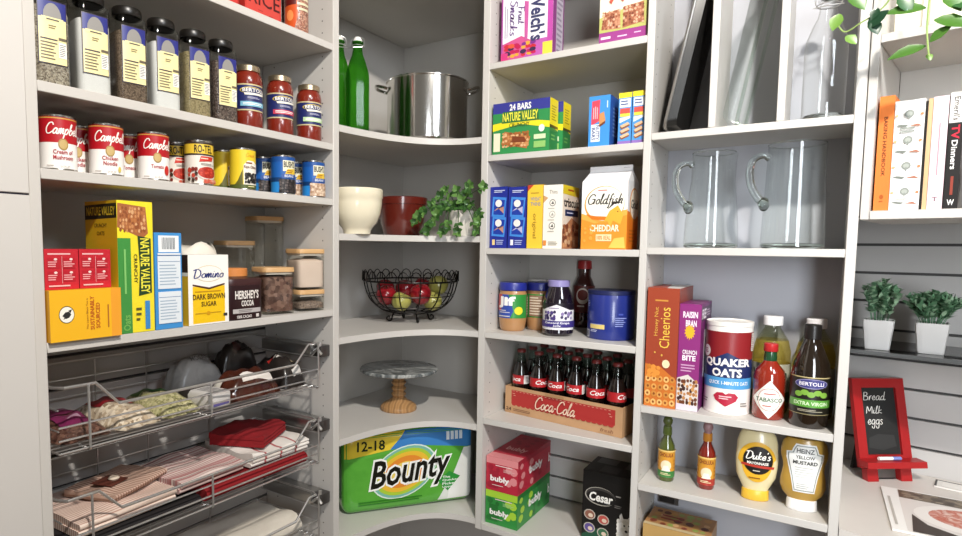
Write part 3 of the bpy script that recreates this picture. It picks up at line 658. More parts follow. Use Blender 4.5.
canister('glass canister of pale flour stacked on the low canister', (287, 325), -.058, lowtop, .112, FLOUR, .86, W=.084)
canister('empty glass canister with bamboo lid behind cocoa tub, second tallest', (213, 257), -.222, Z['A4'], hz(240, 241, -.2) - Z['A4'], None, W=.09)
canister('tallest empty glass canister with bamboo lid at the shelf back', (250, 292), -.222, Z['A4'], hz(270, 217, -.2) - Z['A4'], None, W=.088)
# ------------------------------------------------------------------ wire baskets
BY0, BY1 = -1.128, -.452
def basket(dz, label):
    t = thing('wire_basket', label, 'wire basket', (0, 0, dz), 0, 'pull-out chrome baskets')
    r = .0026; XB = -.265; XF = -.006; zt = 1.33; zd = 1.281; zb = 1.207
    # dipped front rim with returns to the back
    MB().tube([(XB, BY0, zt), (XF - .02, BY0, zt), (XF, BY0 + .012, zt), (XF, BY0 + .07, zt), (XF, BY0 + .115, zd), (XF, BY1 - .085, zd), (XF, BY1 - .035, zt), (XF, BY1 - .008, zt), (XF - .02, BY1, zt), (XB, BY1, zt), (XB, BY0, zt)], r * 1.25, CHROME, 8).build('rim', t)
    mb = MB()
    for z in (1.256, 1.231, zb): mb.tube([(XF, BY0, z), (XF, BY1, z)], r * .8, CHROME, 6)
    for y, z1 in ((BY0 + .055, zt), (-.80, zd), (BY1, zt)): mb.tube([(XB, y, zb), (XF + .001, y, zb - .004), (XF + .004, y, zb), (XF + .003, y, z1)], r, CHROME, 6)
    mb.build('front_grille', t)
    mb = MB()
    for k in range(11): mb.tube([(XB + .02 + k * .022, BY0, zb), (XB + .02 + k * .022, BY1, zb)], r * .6, CHROME, 5)
    mb.build('floor_grille', t)
    mb = MB()
    for z in (1.29, 1.25, zb): mb.tube([(XB, BY0, z), (XB, BY1, z)], r * .7, CHROME, 5)
    for y in (BY0 + .2, -.80, -.62): mb.tube([(XB, y, zb), (XB, y, zt)], r * .8, CHROME, 5)
    mb.build('back_grille', t)
    for y in (BY0, BY1):
        mb = MB()
        for z in (1.29, 1.25, zb): mb.tube([(XB, y, z), (XF, y, z)], r * .7, CHROME, 5)
        mb.build('side_grille', t)
    for y0, y1, s in ((BY1 + .012, YA1 - .0015, 1), (YA0 + .0015, BY0 - .004, -1)):
        q = MB().box(-.25, -.045, y0, y1 - (0 if s > 0 else .002), 1.282, 1.318, M('#a9a7a4', .3, .9), .002).build('slide_rail', t)
        if s > 0: MB().box(-.05, -.012, y0 + .008, y1, 1.285, 1.317, M('#6b6968', .35, .9), .002).lathe([(0, 0), (.005, 0), (.005, .012), (0, .012)], CHROME, 10, (-.02, y0 + .012, 1.316)).tube([(-.046, y0 + .004, 1.29), (-.02, y0 + .002, 1.31), (-.004, y0 + .001, 1.296)], .0045, CHROME, 6).build('bracket', q)
    return t
b1 = basket(0, 'top chrome wire basket holding dry goods bags under the shelf')
dup(b1, (0, 0, -.216), 'middle chrome wire basket holding folded kitchen linens')
dup(b1, (0, 0, -.432), 'lowest chrome wire basket with a cream cloth, cut off by frame')
# contents of the top basket
ZB = 1.2115
def bag(name, label, cat, px, zpl, W, D, H, rz, mat, seed, lab=None, tilt=0, part='label', p=2.6):
    q = Vector((px[0], px[1], 0))
    mb = pouch(MB(), W, D, H, mat, seed, p)
    o = mb.build(name, None, (q.x, q.y, zpl), rz, ang=70); tag(o, label, cat)
    o.rotation_euler = (tilt, 0, rz)
    return o
def patch(o, x0, x1, y0, y1, col, W, D, H, p=2.6, seed=1, name='label', n=8, lift=.0025):
    rnd = random.Random(seed); ph = [rnd.uniform(0, 6.3) for _ in range(6)]; vs = []; fs = []
    for i in range(n + 1):
        for j in range(n + 1):
            u = x0 + (x1 - x0) * i / n; v = y0 + (y1 - y0) * j / n
            e = max(0, 1 - abs(u) ** p) ** .6 * max(0, 1 - abs(v) ** p) ** .5
            w = 1 + .1 * (sin(u * 5 + ph[0]) * cos(v * 4 + ph[1]) + .6 * sin(u * 11 + v * 7 + ph[2]))
            sx = 1 - .06 * (1 - e) * (1 + sin(v * 9 + ph[3])) * .5
            vs.append((u * W / 2 * sx, v * D / 2 * (1 - .08 * abs(u) ** 4), H * e * w + .0015 + lift))
    for i in range(n):
        for j in range(n): a = i * (n + 1) + j; fs.append((a, a + n + 1, a + n + 2, a + 1))
    return MB().add(vs, fs, col if not isinstance(col, str) else M(col, .35)).build(name, o)
BEAN = ramp_mat('white_beans', 'voronoi', ['#b8a286', '#dccbb0', '#eadcc6', '#8d765c'], 130, .35, bump=.9, coat=.5)
SPLIT = ramp_mat('split_peas', 'voronoi', ['#8d8a58', '#bdb888', '#cfc79c', '#6e6c42'], 190, .35, bump=.7, coat=.5)
BROWNB = ramp_mat('brown_beans', 'voronoi', ['#3f2822', '#5e4036', '#7a5a4c', '#301d19'], 190, .35, bump=.35, coat=.5)
def sack(label, x, y, W, D, H, rz, mat, seed, bands, z=ZB):
    o = bag('dry_goods_bag', label, 'bag', (x, y), z, W, D, H, rz, mat, seed); o['group'] = 'bags of dry goods in the top basket'
    for (a, b, c_, d, col) in bands: patch(o, a, b, c_, d, col, W, D, H, 2.6, seed)
    return o
sack('bag of brown beans with magenta label at the basket left end', -.135, -1.065, .20, .105, .036, .05, BROWNB, 3, [(-.7, .05, -.8, .75, '#6a2046'), (-.35, -.15, -.4, .4, '#b87a9a'), (.15, .75, -.6, .5, '#74264f'), (.3, .5, -.3, .3, '#b890a4')])
sack('bag of pale beans with red label, between magenta and green labelled bags', -.135, -.955, .21, .10, .04, .05, BEAN, 5, [(-.55, .1, -.7, .1, '#8c1f28'), (-.25, .25, .2, .75, '#a8343a')])
sack('bag of split peas with green label, right of the pale beans', -.135, -.85, .20, .098, .04, .05, SPLIT, 9, [(-.6, .1, -.1, .8, '#2f6a28'), (-.55, -.2, -.75, -.2, '#55703a')])
mb = MB().box(-.055, .055, -.033, .033, 0, .04, M('#d0ccc8', .5), .008)
o = tag(mb.build('pasta_packet', None, (-.075, -.766, ZB), .12), 'small white packet with black end and purple print in basket middle', 'packet')
MB().box(-.0555, -.015, -.0335, .0335, .002, .0405, M('#2b2626', .4), .006).build('black_end', o); MB().box(.03, .0557, -.026, .026, .006, .018, M('#6a63a8', .4), .003).build('purple_band', o); c = Cv(); c.lines(.4, .2, .9, .8, 4, '#6d6a70', fill=.4); MB().cv(c, lambda u, v, h: ((u - .5) * .1, (v - .5) * .06, .0402 + h)).build('print', o)
PLAST = ramp_mat('grey_plastic_bag', 'noise', ['#8b8987', '#a9a7a5', '#7a7876'], 22, .3, bump=.5, distort=1)
o = bag('plastic_bag', 'crumpled grey plastic bag lying at the back of top basket', 'bag', (-.2, -.71), ZB, .10, .15, .095, 0, PLAST, 12, p=2.6)
c = Cv(); c.text('MOSAIC', .1, .1, .9, .9, '#6a6866', .01); MB().cv(c, lambda u, v, h: (.022 + .014 * (1 - v), (u - .5) * .07, .104 + h - .012 * (1 - v))).build('print', o)
BRN = ramp_mat('brown_foil', 'noise', ['#2e1410', '#4d2418', '#3a1a12', '#7a4a34'], 9, .22, distort=1.2, coat=.5)
o = bag('snack_bag', 'shiny brown foil bag with white stripe in front of grey plastic bag', 'bag', (-.085, -.64), ZB, .105, .17, .062, 0, BRN, 21, p=3)
patch(o, .5, .8, -.45, .75, '#e6dfd8', .105, .17, .062, 3, 21, 'white_stripe'); patch(o, -.5, .1, -.96, -.8, '#d8d2c6', .105, .17, .062, 3, 21, 'white_seal')
BK = ramp_mat('black_foil', 'noise', ['#141110', '#25201e', '#1a1615'], 12, .3, coat=.3)
o = bag('coffee_bag', 'black coffee bag with red stripe and pale lettering at basket right end', 'bag', (-.105, -.508), ZB, .15, .085, .075, 0, BK, 31, p=3.4)
for a, b, c_, d, col in ((-.75, -.45, -.4, .4, '#8a8784'), (-.1, .0, -.75, .7, '#a02824'), (.05, .14, -.5, .5, '#c9c4bc'), (.2, .28, -.5, .5, '#c9c4bc'), (.4, .6, .2, .7, '#b8a888'), (.8, .93, -.1, .6, '#cfcac4')): patch(o, a, b, c_, d, col, .15, .085, .075, 3.4, 31, 'print', 5)
o = bag('coffee_bag', 'dark coffee bag lying behind at the basket right end', 'bag', (-.222, -.56), ZB, .065, .135, .105, 0, BK, 35, p=3.4)
patch(o, .2, .6, -.3, .2, '#3a1410', .065, .135, .105, 3.4, 35, 'print', 5)
# ---- linens in the middle basket
ZL = ZB - .216
def cloth(name, label, W, D, H, loc, rz, mat, layers=3, seed=1, group=None, cat='cloth', wob=.003):
    """folded textile: rounded folds on the front (-Y) side, layers stacked"""
    mb = MB(); rnd = random.Random(seed); h = H / layers; nx, ny = 14, 10
    for L in range(layers):
        ox, oy = rnd.uniform(-.004, .004), rnd.uniform(-.004, .004); vs = []; fs = []; ph = rnd.uniform(0, 6)
        prof = [(-.5, .5)] + [(-.5 - .0, .5)]
        sec = [(.5, 0), (-.5, 0)] + [(-.5 - h / 2 / D * sin(a * pi / 5), .5 - .5 * cos(a * pi / 5)) for a in range(1, 5)] + [(-.5 + k / ny, 1) for k in range(ny + 1)]
        m = len(sec)
        for i in range(nx + 1):
            for (v, q) in sec:
                u = i / nx - .5; w = wob * (sin(u * 9 + ph) * cos(v * 7 + ph * 2) + sin(u * 4 + v * 11 + ph)) * (.4 + L * .4)
                vs.append((u * W + ox, v * D + oy, (L + q) * h * .98 + max(w, -.4 * h) * (q if L == layers - 1 else q * .3)))
        for i in range(nx):
            for j in range(m): a = i * m + j; b = i * m + (j + 1) % m; fs.append((a, b, b + m, a + m))
        fs += [tuple(range(m)), tuple(nx * m + k for k in range(m - 1, -1, -1))]
        mb.add(vs, fs, mat)
    return tag(mb.build(name, None, loc, rz, ang=60), label, cat, group)
STR1 = ramp_mat('pink_ticking', 'wave', ['#b98a7c', '#dcc4b4', '#e6d4c6'], 42, .9, pos=[.0, .45, 1], direction='Y')
STR1b = ramp_mat('brown_ticking', 'wave', ['#8f6a5c', '#c2a08c', '#cbb09e'], 42, .9, pos=[.0, .5, 1], direction='X')
STR2 = ramp_mat('red_stripes', 'noise', ['#8a2430', '#e6dcd2', '#a03440', '#e9e0d6', '#7c1c28', '#ddd0c6', '#96303a'], 11, .9, stretch=(.02, 4.2, .02), detail=3, pos=[.3, .4, .46, .52, .58, .64, .7])
REDC = ramp_mat('crimson_cloth', 'noise', ['#7c0c14', '#931119'], 60, .9, bump=.2)
WREDC = ramp_mat('white_cloth_red_line', 'wave', ['#a83a40', '#e3dcd4', '#e8e2da'], 6, .9, pos=[.0, .07, 1], direction='X')
BLKC = M('#1a1617', .85)
cloth('placemat', 'folded black cloth at the bottom of the linens, left half', .30, .215, .022, (-.138, -.965, ZL), LR, BLKC, 1, 3)
cloth('table_linen', 'folded crimson cloth under striped and white towels, right half', .325, .205, .03, (-.138, -.64, ZL), LR, REDC, 1, 4)
cloth('tea_towel', 'pink and white ticking striped towel, left end of the linens', .215, .195, .03, (-.135, -.985, ZL + .0245), LR + .04, STR1, 2, 5, 'striped kitchen towels')
o = cloth('tea_towel', 'darker ticking striped towel with brown tag on top of pink one', .165, .125, .016, (-.15, -.945, ZL + .0585), LR + .35, STR1b, 2, 6, 'striped kitchen towels')
MB().box(-.055, -.005, -.035, .02, .0215, .0235, M('#5c2b1d', .7), .0008).build('brown_tag', o); MB().lathe([(0, .0235), (.01, .0235), (.012, .027), (.009, .03), (0, .031)], M('#d9c9b4', .5), 14, (-.022, -.012, 0)).build('button', o)
cloth('tea_towel', 'red and cream striped towel in the middle of the linens', .185, .19, .026, (-.138, -.773, ZL + .035), LR + .04, STR2, 2, 8, 'striped kitchen towels')
cloth('tea_towel', 'white towel with thin red lines under the crimson napkins', .195, .195, .032, (-.135, -.563, ZL + .035), LR - .02, WREDC, 3, 9, 'striped kitchen towels')
cloth('napkin_stack', 'crimson folded napkins on top at the right end', .15, .15, .03, (-.15, -.575, ZL + .071), LR + .45, REDC, 3, 11, wob=.004)
CREAM = ramp_mat('cream_cloth', 'noise', ['#cfc7b8', '#ddd6c8'], 40, .9, bump=.3)
cloth('cream_cloth', 'crumpled cream cloth lying in the lowest basket', .3, .16, .05, (-.15, -.62, ZB - .432), LR + .03, CREAM, 1, 13, wob=.01)
# ------------------------------------------------------------------ corner shelves
GRN = ramp_mat('green_bottle_glass', 'noise', ['#1f6a1c', '#3c8a2c'], 8, .06, coat=1)
def green_glass():
    k = ('gg',)
    if k not in _M:
        m, t, b = new('green_glass'); n = t.nodes; L = t.links
        tr = n.new('ShaderNodeBsdfTransparent'); tr.inputs['Color'].default_value = lin('#86c860'); b.inputs['Base Color'].default_value = lin('#2f7a1e'); b.inputs['Roughness'].default_value = .05
        mx = n.new('ShaderNodeMixShader'); mx.inputs[0].default_value = .3; L.new(tr.outputs[0], mx.inputs[1]); L.new(b.outputs[0], mx.inputs[2]); L.new(mx.outputs[0], n['Material Output'].inputs['Surface']); _M[k] = m
    return _M[k]
def swing_bottle(name, label, loc, mat, R, H, seg, sq, stopper, rz=0, group=None):
    t = thing(name, label, 'bottle', loc, rz, group)
    MB().lathe([(0, .002), (R * .85, 0), (R, .006), (R, H * .58), (R * .96, H * .63), (R * .7, H * .74), (R * .48, H * .81), (R * .4, H * .87), (R * .38, H * .93), (R * .48, H * .935), (R * .48, H * .95), (R * .36, H * .955)], mat, seg, sq=sq).build('bottle', t, ang=25)
    MB().lathe([(R * .25, H * .945), (R * .38, H * .956), (R * .38, H * .972), (R * .24, H), (0, H)], M(stopper, .35), 18).build('stopper', t)
    mb = MB()
    a = R * .55
    for s in (-1, 1): mb.tube([(s * a, 0, H * .9), (s * a * 1.15, -.004, H * .94), (s * a * 1.0, 0, H * .985), (s * a * .3, 0, H * 1.005)], .0013, CHROME, 6); mb.tube([(s * a * 1.0, 0, H * .9), (s * a * 1.2, -a * 1.1, H * .87), (0, -a * 1.7, H * .86)], .0013, CHROME, 6)
    mb.tube([(a * cos(k * pi / 8), a * sin(k * pi / 8), H * .905) for k in range(16)], .0013, CHROME, 6, closed=True)
    mb.build('wire_clasp', t); return t
k1 = Z['K1'] + .0005
swing_bottle('swing_top_bottle', 'front green glass swing-top bottle standing beside the stock pot', (-.03, -.255, k1), green_glass(), .0355, .275, 10, 0, '#e8e6e0', .3, 'green swing-top bottles')
p_ = on(343, 110, 'x', -.11)
swing_bottle('swing_top_bottle', 'rear green swing-top bottle cut off by the left post', (-.118, p_.y - .008, k1), green_glass(), .0345, .30, 10, 0, '#d9d6d0', .8, 'green swing-top bottles')
t = thing('stock_pot', 'polished steel stock pot with two loop handles on the top corner shelf', 'pot', (.022, .04, k1), .6)
PR, PH = .134, .197
MB().lathe([(0, 0), (PR * .96, 0), (PR, .006), (PR, PH - .002), (PR * 1.03, PH), (PR * 1.03, PH + .003), (PR * .985, PH + .003), (PR * .975, PH - .003), (PR * .975, .01), (0, .008)], STEEL, 64).build('body', t)
for s in (-1, 1):
    MB().tube(smooth([(s * PR * .99, -.032, PH - .022), (s * (PR + .012), -.034, PH - .018), (s * (PR + .034), -.02, PH - .012), (s * (PR + .034), .02, PH - .012), (s * (PR + .012), .034, PH - .018), (s * PR * .99, .032, PH - .022)]), .0055, STEEL, 8).build('handle', t)
k2 = Z['K2'] + .0005
x = -.015; y = on(357, 234, 'x', x).y
t = tag(MB().lathe([(0, 0), (.04, 0), (.041, .01), (.045, .018), (.06, .035), (.07, .06), (.0745, .09), (.075, .104), (.0775, .108), (.0775, .13), (.075, .133), (.0725, .13), (.07, .09), (.045, .035), (0, .025)], ramp_mat('cream_glaze', 'noise', ['#e6dcc0', '#ece3ca'], 10, .22, coat=.5), 48).build('mixing_bowl', None, (x, y, k2)), 'cream ceramic mixing bowl beside the left post', 'bowl')
y = .04; x = on(402, 234, 'y', y).x
tag(MB().lathe([(0, 0), (.056, 0), (.06, .006), (.07, .04), (.0785, .085), (.08, .1), (.083, .101), (.0835, .122), (.081, .124), (.078, .12), (.074, .08), (.06, .02), (0, .012)], ramp_mat('oxblood_glaze', 'noise', ['#561a12', '#632117'], 8, .2, coat=.6), 48).build('mixing_bowl', None, (x, y, k2)), 'dark red ceramic bowl between cream bowl and trailing plant', 'bowl').scale = (1.06, 1.06, 1.07)
LEAF = [ramp_mat('succulent_leaf_%d' % i, 'noise', c, 30, .4, coat=.2) for i, c in enumerate((['#2a4f20', '#40692e'], ['#466f32', '#6a9048'], ['#1f3d1b', '#315724']))]
def leaf(mb, p, d, up, L, W, mat, curl=.25):
    d = Vector(d).normalized(); up = Vector(up); s = d.cross(up)
    if s.length < 1e-4: s = d.orthogonal()
    s.normalize(); n = s.cross(d).normalized(); p = Vector(p); vs = []; fs = []
    prof = ((0, .12), (.15, .6), (.4, 1), (.65, .85), (.85, .45), (1, .03))
    for t, w in prof:
        c = p + d * L * t - n * curl * L * t * t
        vs += [c - s * W * w + n * W * w * .3, c, c + s * W * w + n * W * w * .3]
    for i in range(len(prof) - 1):
        for j in (0, 1): a = i * 3 + j; fs.append((a, a + 1, a + 4, a + 3))
    mb.add(vs, fs, mat)
x0 = .172; y0 = .02
t = thing('trailing_plant', 'trailing green succulent in small pale pot by the right post of corner shelf', 'plant', (x0, y0, k2))
pc = on(462, 220, 'y', .02); x0 = min(pc.x, XK1 - .052); t.location = (x0, .015, k2)
MB().lathe([(0, 0), (.032, 0), (.034, .004), (.043, .075), (.044, .08), (.041, .08), (.038, .07), (0, .07)], M('#d9d4c8', .6), 32).build('pot', t)
MB().lathe([(.0385, .069), (.02, .072), (0, .072)], M('#3a2c22', .9), 20).build('soil', t)
mb = MB(); st = MB(); rnd = random.Random(11)
targets = [(415, 222, -.05), (424, 236, -.06), (432, 205, -.03), (440, 196, -.02), (448, 228, -.06), (458, 236, -.06), (437, 214, -.05), (470, 185, -.02), (482, 187, -.03), (477, 230, -.06), (480, 215, -.05), (484, 186, -.06), (479, 222, -.07), (418, 216, -.05), (427, 233, -.07), (445, 190, 0), (452, 205, -.03), (465, 195, -.02), (428, 228, -.06), (474, 204, -.03), (457, 190, .0), (422, 212, -.04), (442, 232, -.06), (434, 222, -.055), (462, 200, -.03)]
for (px, py, yy) in targets:
    e = on(px, py, 'y', yy) - Vector((x0, .015, k2)); e.x = min(e.x, XK1 - x0 - .026) if yy > -.045 else e.x
    e.z = max(e.z, .03 if e.y > -.045 else .012)
    b = Vector((rnd.uniform(-.02, .02), rnd.uniform(-.02, .02), .072)); m_ = (b + e) / 2 + Vector((0, -.01, .035 if e.z < .08 else .01))
    if (b + e).length and e.y < -.02 and e.z < .07: m_.z = max(m_.z, .095)
    P = [Vector(q) for q in smooth([tuple(b), tuple(m_), tuple(e)], 6)]
    st.tube(P, .0014, LEAF[2], 5)
    for i in range(4, len(P), 3):
        dd = (P[i] - P[i - 1]).normalized()
        for s in (-1, 1):
            side = dd.cross(Vector((0, -1, .3))).normalized() * s
            leaf(mb, P[i], side + dd * .5 + Vector((0, -.4, rnd.uniform(-.2, .3))), (0, -.8, .6), rnd.uniform(.016, .024), rnd.uniform(.006, .0085), LEAF[rnd.choice((0, 0, 1, 2))])
    for k in range(6):
        a = k * pi / 3 + rnd.random(); leaf(mb, P[-1], (cos(a), -.6, sin(a)), (0, -1, .2), rnd.uniform(.015, .022), rnd.uniform(.0065, .009), LEAF[rnd.choice((0, 1, 1, 2))])
def clear(x, y, z):
    wx, wy = x + x0, y + .015; ins = wx < 0 or any(a[0] <= wx <= b[0] and wy > min(a[1], b[1]) - .008 for a, b in zip(curve, curve[1:]))
    return (min(x, XK1 - x0 - .004) if wy > -.006 else x, y, max(z, .004) if ins else z)
mb.v = [clear(*q) for q in mb.v]; st.v = [clear(*q) for q in st.v]
st.build('stem', t); mb.build('foliage', t, ang=80)
# fruit basket
k3 = Z['K3'] + .0005
bc = Vector((-.075, .09, k3))
t = thing('fruit_basket', 'black wire basket with looped rim holding apples on the corner shelf', 'basket', bc, .6); t.scale = (1.05, 1.05, 1.05)
RB, HB = .16, .155
rimz = .15; prof = [(.055, .028), (.1, .04), (.135, .07), (.152, .105), (.16, .138)]
mb = MB()
for k in range(14):
    a = 2 * pi * k / 14; mb.tube([(r * cos(a), r * sin(a), z) for r, z in smooth(prof, 4)], .0022, BLACKWIRE, 6)
for r, z in ((.055, .028), (.118, .053), (.146, .09)): mb.tube([(r * cos(k * pi / 20), r * sin(k * pi / 20), z) for k in range(40)], .0018, BLACKWIRE, 5, closed=True)
mb.build('bowl_wires', t)
mb = MB()
mb.tube([(.16 * cos(k * pi / 24), .16 * sin(k * pi / 24), .138) for k in range(48)], .003, BLACKWIRE, 6, closed=True)
mb.build('rim', t)
mb = MB(); nl = 26
for k in range(nl):
    a0 = 2 * pi * k / nl; w = 2 * pi / nl * .42
    mb.tube([(.163 * cos(a), .163 * sin(a), z) for a, z in ((a0 - w * .8, .138), (a0 - w, .157), (a0 - w * .5, .168), (a0, .171), (a0 + w * .5, .168), (a0 + w, .157), (a0 + w * .8, .138))], .0018, BLACKWIRE, 5)
mb.build('looped_edge', t)
for k in range(4):
    a = k * pi / 2 + .35; ca, sa = cos(a), sin(a)
    MB().tube([(r * ca, r * sa, z) for r, z in smooth([(.06, .03), (.066, .012), (.07, .003), (.08, .004), (.084, .012), (.078, .018), (.073, .013)], 4)], .0028, BLACKWIRE, 6).build('foot', t)
APR = ramp_mat('red_apple_skin', 'noise', ['#5f0d14', '#8d1520', '#7a1119'], 14, .2, coat=.6, stretch=(1, 1, .3))
APG = ramp_mat('yellow_green_skin', 'noise', ['#86873a', '#a9a455', '#8e8a40'], 12, .3, coat=.4, stretch=(1, 1, .3))
STEM = M('#3f2a18', .8)
def apple(label, x, y, z, r, m, tilt, group):
    t = thing('apple', label, 'apple', (bc.x + x, bc.y + y, bc.z + z), 0, group); t.rotation_euler = tilt
    pr = [(0, -.8), (.18, -.88), (.5, -.82), (.82, -.5), (1, .05), (.95, .45), (.7, .78), (.35, .86), (.12, .76), (0, .66)]
    MB().lathe([(a * r, b * r) for a, b in smooth(pr, 3)], m, 24).build('fruit', t, ang=80)
    MB().tube([(0, 0, r * .68), (r * .06, 0, r * 1.0), (r * .14, 0, r * 1.08)], .0016, STEM, 5).build('stem', t)
gr, gg = 'red apples in the wire basket', 'yellow-green apples in the wire basket'
for lab, a, b, z, r, m, tl, g in (('red apple at the left front of the wire basket', -.085, -.03, .092, .036, APR, (.3, .2, 0), gr), ('large red apple at the centre front of the wire basket', .037, -.055, .098, .038, APR, (.2, -.3, 1), gr),
        ('yellow-green apple between the two front red apples', -.03, -.078, .075, .034, APG, (.4, .1, 2), gg), ('yellow-green apple under the upper green one at the basket right', .078, 0, .07, .034, APG, (.2, .5, 0), gg),
        ('highest yellow-green apple at the right of the wire basket', .1, .04, .125, .036, APG, (-.3, .2, 1), gg), ('dark red apple at the back centre of the wire basket', -.02, .045, .11, .036, APR, (.1, .1, 0), gr),
        ('dark red apple at the back right of the wire basket', .045, .095, .115, .036, APR, (.3, 0, 2), gr), ('dark red apple at the back left of the wire basket', -.095, .06, .11, .034, APR, (.1, .4, 0), gr)):
    apple(lab, .832 * a - .555 * b, .555 * a + .832 * b, z, r, m, tl, g)
# cake stand
k4 = Z['K4'] + .0005
x, y, r = roundat(380, 417, 414, Z['K4'])
t = thing('cake_stand', 'grey marble cake stand on a turned wooden foot', 'cake stand', (x, y, k4), .4)
MARB = ramp_mat('grey_marble', 'noise', ['#34383b', '#6f7474', '#b3b4b0', '#4e5354', '#8a8d8b'], 5.5, .16, distort=1.8, stretch=(1, 2.4, 1), coat=.4, pos=[.3, .42, .5, .58, .68])
WD = ramp_mat('acacia_wood', 'wave', ['#8f6a43', '#b78d5e', '#a57a4d'], 14, .4, distort=4)
MB().lathe([(0, .1335), (.128, .1335), (.135, .138), (.1355, .144), (.132, .148), (0, .148)], MARB, 64).build('marble_plate', t)
pr = [(0, 0), (.062, 0), (.064, .004), (.062, .014), (.05, .024), (.034, .032), (.026, .04)]
for k in range(4): pr += [(.019, .045 + k * .02), (.026, .053 + k * .02), (.026, .057 + k * .02), (.019, .064 + k * .02)]
pr += [(.028, .128), (.034, .133), (0, .133)]
MB().lathe(pr, WD, 40).build('wooden_foot', t)
# paper towels
k5 = Z['K5'] + .0005
A_ = Vector((-.1, -.242)); B_ = Vector((.155, .09)); dv = (B_ - A_).normalized(); nv = Vector((-dv.y, dv.x)); BW = .455; BD = .185; BH = .272
ctr = A_ + dv * BW / 2 + nv * BD / 2
PLG = ramp_mat('green_film', 'noise', ['#3f8f2c', '#58a63a', '#4a9a33'], 14, .22, coat=.5, bump=.25)
PLW = ramp_mat('white_paper_roll', 'noise', ['#dfe0dc', '#eceae6'], 20, .5)
t = thing('paper_towel_pack', 'large green and blue wrapped paper towel pack on the lowest corner shelf', 'paper towels', (ctr.x, ctr.y, k5), math.atan2(dv.y, dv.x))
bm = bmesh.new(); bmesh.ops.create_cube(bm, size=1)
for v in bm.verts: v.co = Vector((v.co.x * BW, v.co.y * BD, (v.co.z + .5) * BH))
bmesh.ops.bevel(bm, geom=bm.edges[:], offset=.03, segments=5, profile=.5, affect='EDGES')
MB().bm(bm, PLG).build('wrapper', t)
c = Cv(rough=.25); c.rect(.0, .04, 1, .96, PLG)
c.poly([(0, .7), (.34, .78), (.46, 1), (0, 1)], '#e3c53a'); c.poly([(.34, .78), (.6, .8), (1, .72), (1, 1), (.46, 1)], '#3d7fc0'); c.poly([(.0, .66), (.34, .735), (.36, .78), (0, .7)], '#5aa83e')
c.poly([(.86, .04), (.72, .04), (.84, .35), (.93, .72), (1, .72), (1, .04)], PLW)
c.poly([(.72, .04), (.8, .04), (.82, .26), (.79, .24)], '#d9dcd4')
for k in range(4): c.rect(.785 + k * .035, .84, .81 + k * .035, .95, '#e4ebf2')
c.text('12-18', .09, .79, .3, .92, '#22301c', .02)
N = 30; ring = lambda rx, ry: [(.45 + rx * cos(2 * pi * k / N) , .48 + ry * sin(2 * pi * k / N) + rx * cos(2 * pi * k / N) * .35) for k in range(N)]
c.poly(ring(.255, .335), '#d9e7dc'); c.poly(ring(.245, .32), '#79b7a4'); c.poly(ring(.225, .29), '#a8c83e'); c.poly(ring(.2, .25), '#e7b93a'); c.poly(ring(.16, .2), '#e08a32'); c.poly(ring(.1, .13), '#e9cf62')
W_ = M('#f3f3ee', .3)
# lettering: heavy italic with a white outline
g0 = text_geo('Bounty', .22, .075); g1 = text_geo('Bounty', .22, .022)
def lay(g, x0, y0, x1, y1, col): v, f = g; c._a([(x0 + a * (x1 - x0), y0 + b * (y1 - y0) + (a) * .1) for a, b in v], f, col)
lay(g0, .175, .155, .835, .665, W_); lay(g1, .19, .18, .82, .64, '#14160f')
c.poly([(.72, .3), (.81, .42), (.9, .34), (.8, .16)], '#2f8f3a')
for k, w in enumerate(('The', 'Quicker', 'Picker', 'Upper')): c.text(w, .755, .33 - k * .045, .755 + .018 * len(w) + .01, .362 - k * .045, '#e8f0e4', .02)
c.lines(.1, .09, .62, .15, 2, '#2f7a24')
def bf(u, v, h):   # follows the rounded wrapper
    X = (u - .5) * (BW - .012); Zz = .006 + v * (BH - .012); e = 0
    ex = max(0, abs(X) - (BW / 2 - .03)); ez = max(0, abs(Zz - BH / 2) - (BH / 2 - .03)); rr = min(.0299, math.hypot(ex, ez))
    return (X, -BD / 2 + .03 - math.sqrt(.03 ** 2 - rr * rr) - h - .0008, Zz)
MB().cv(c, bf, step=.03, hs=.00015, vstep=.05).build('printed_front', t)
c = Cv(rough=.3); c.rect(.06, .06, .94, .94, ramp_mat('white_roll_end', 'noise', ['#cfd2cc', '#e2e2dc'], 8, .35, coat=.5)); c.rect(.5, .08, .94, .7, '#2c6e34'); c.rect(.06, .75, .94, .94, '#3d7fc0')
MB().cv(c, lambda u, v, h: (BW / 2 + h + .0003, (u - .5) * (BD - .06), v * (BH - .05) + .025)).build('printed_end', t)
# a dim wire hamper glimpsed beneath the corner unit
# ------------------------------------------------------------------ middle unit
def zi(k): return Z[k] + .0005
# C1
cx, W, H = boxR(501, 552, 58, -10, .03, Z['C1']); H = .215
c = Cv('#f1eef2'); c.rect(0, 0, 1, .26, '#b65aa8'); c.poly([(0, .0), (.42, .0), (.62, .25), (.4, .34), (0, .26)], '#c9538a'); c.rect(.9, 0, 1, 1, '#b84aa0'); c.rect(0, 0, .03, 1, '#a04894')
c.blobs(.05, .06, .7, .26, 26, ['#c22a3a', '#7a2f86', '#d9553a', '#3f2a4a', '#dca23a', '#b81f50'], .11, .05, 5); c.rect(.82, .02, 1, .2, '#e8cf4a'); c.rect(.0, .02, .14, .14, '#c93a7a')
c.text("Welch's", .58, .24, .86, .9, '#3d3f66', .03, rot=-90); c.script('Fruit', .33, .5, .46, .74, '#6a4a86', .05, .1, rot=-90); c.script('Snacks', .17, .36, .33, .84, '#6a4a86', .05, .1, rot=-90) if 'S' in G else c.text('Fruit Snacks', .2, .36, .34, .84, '#6a4a86', 0, rot=-90)
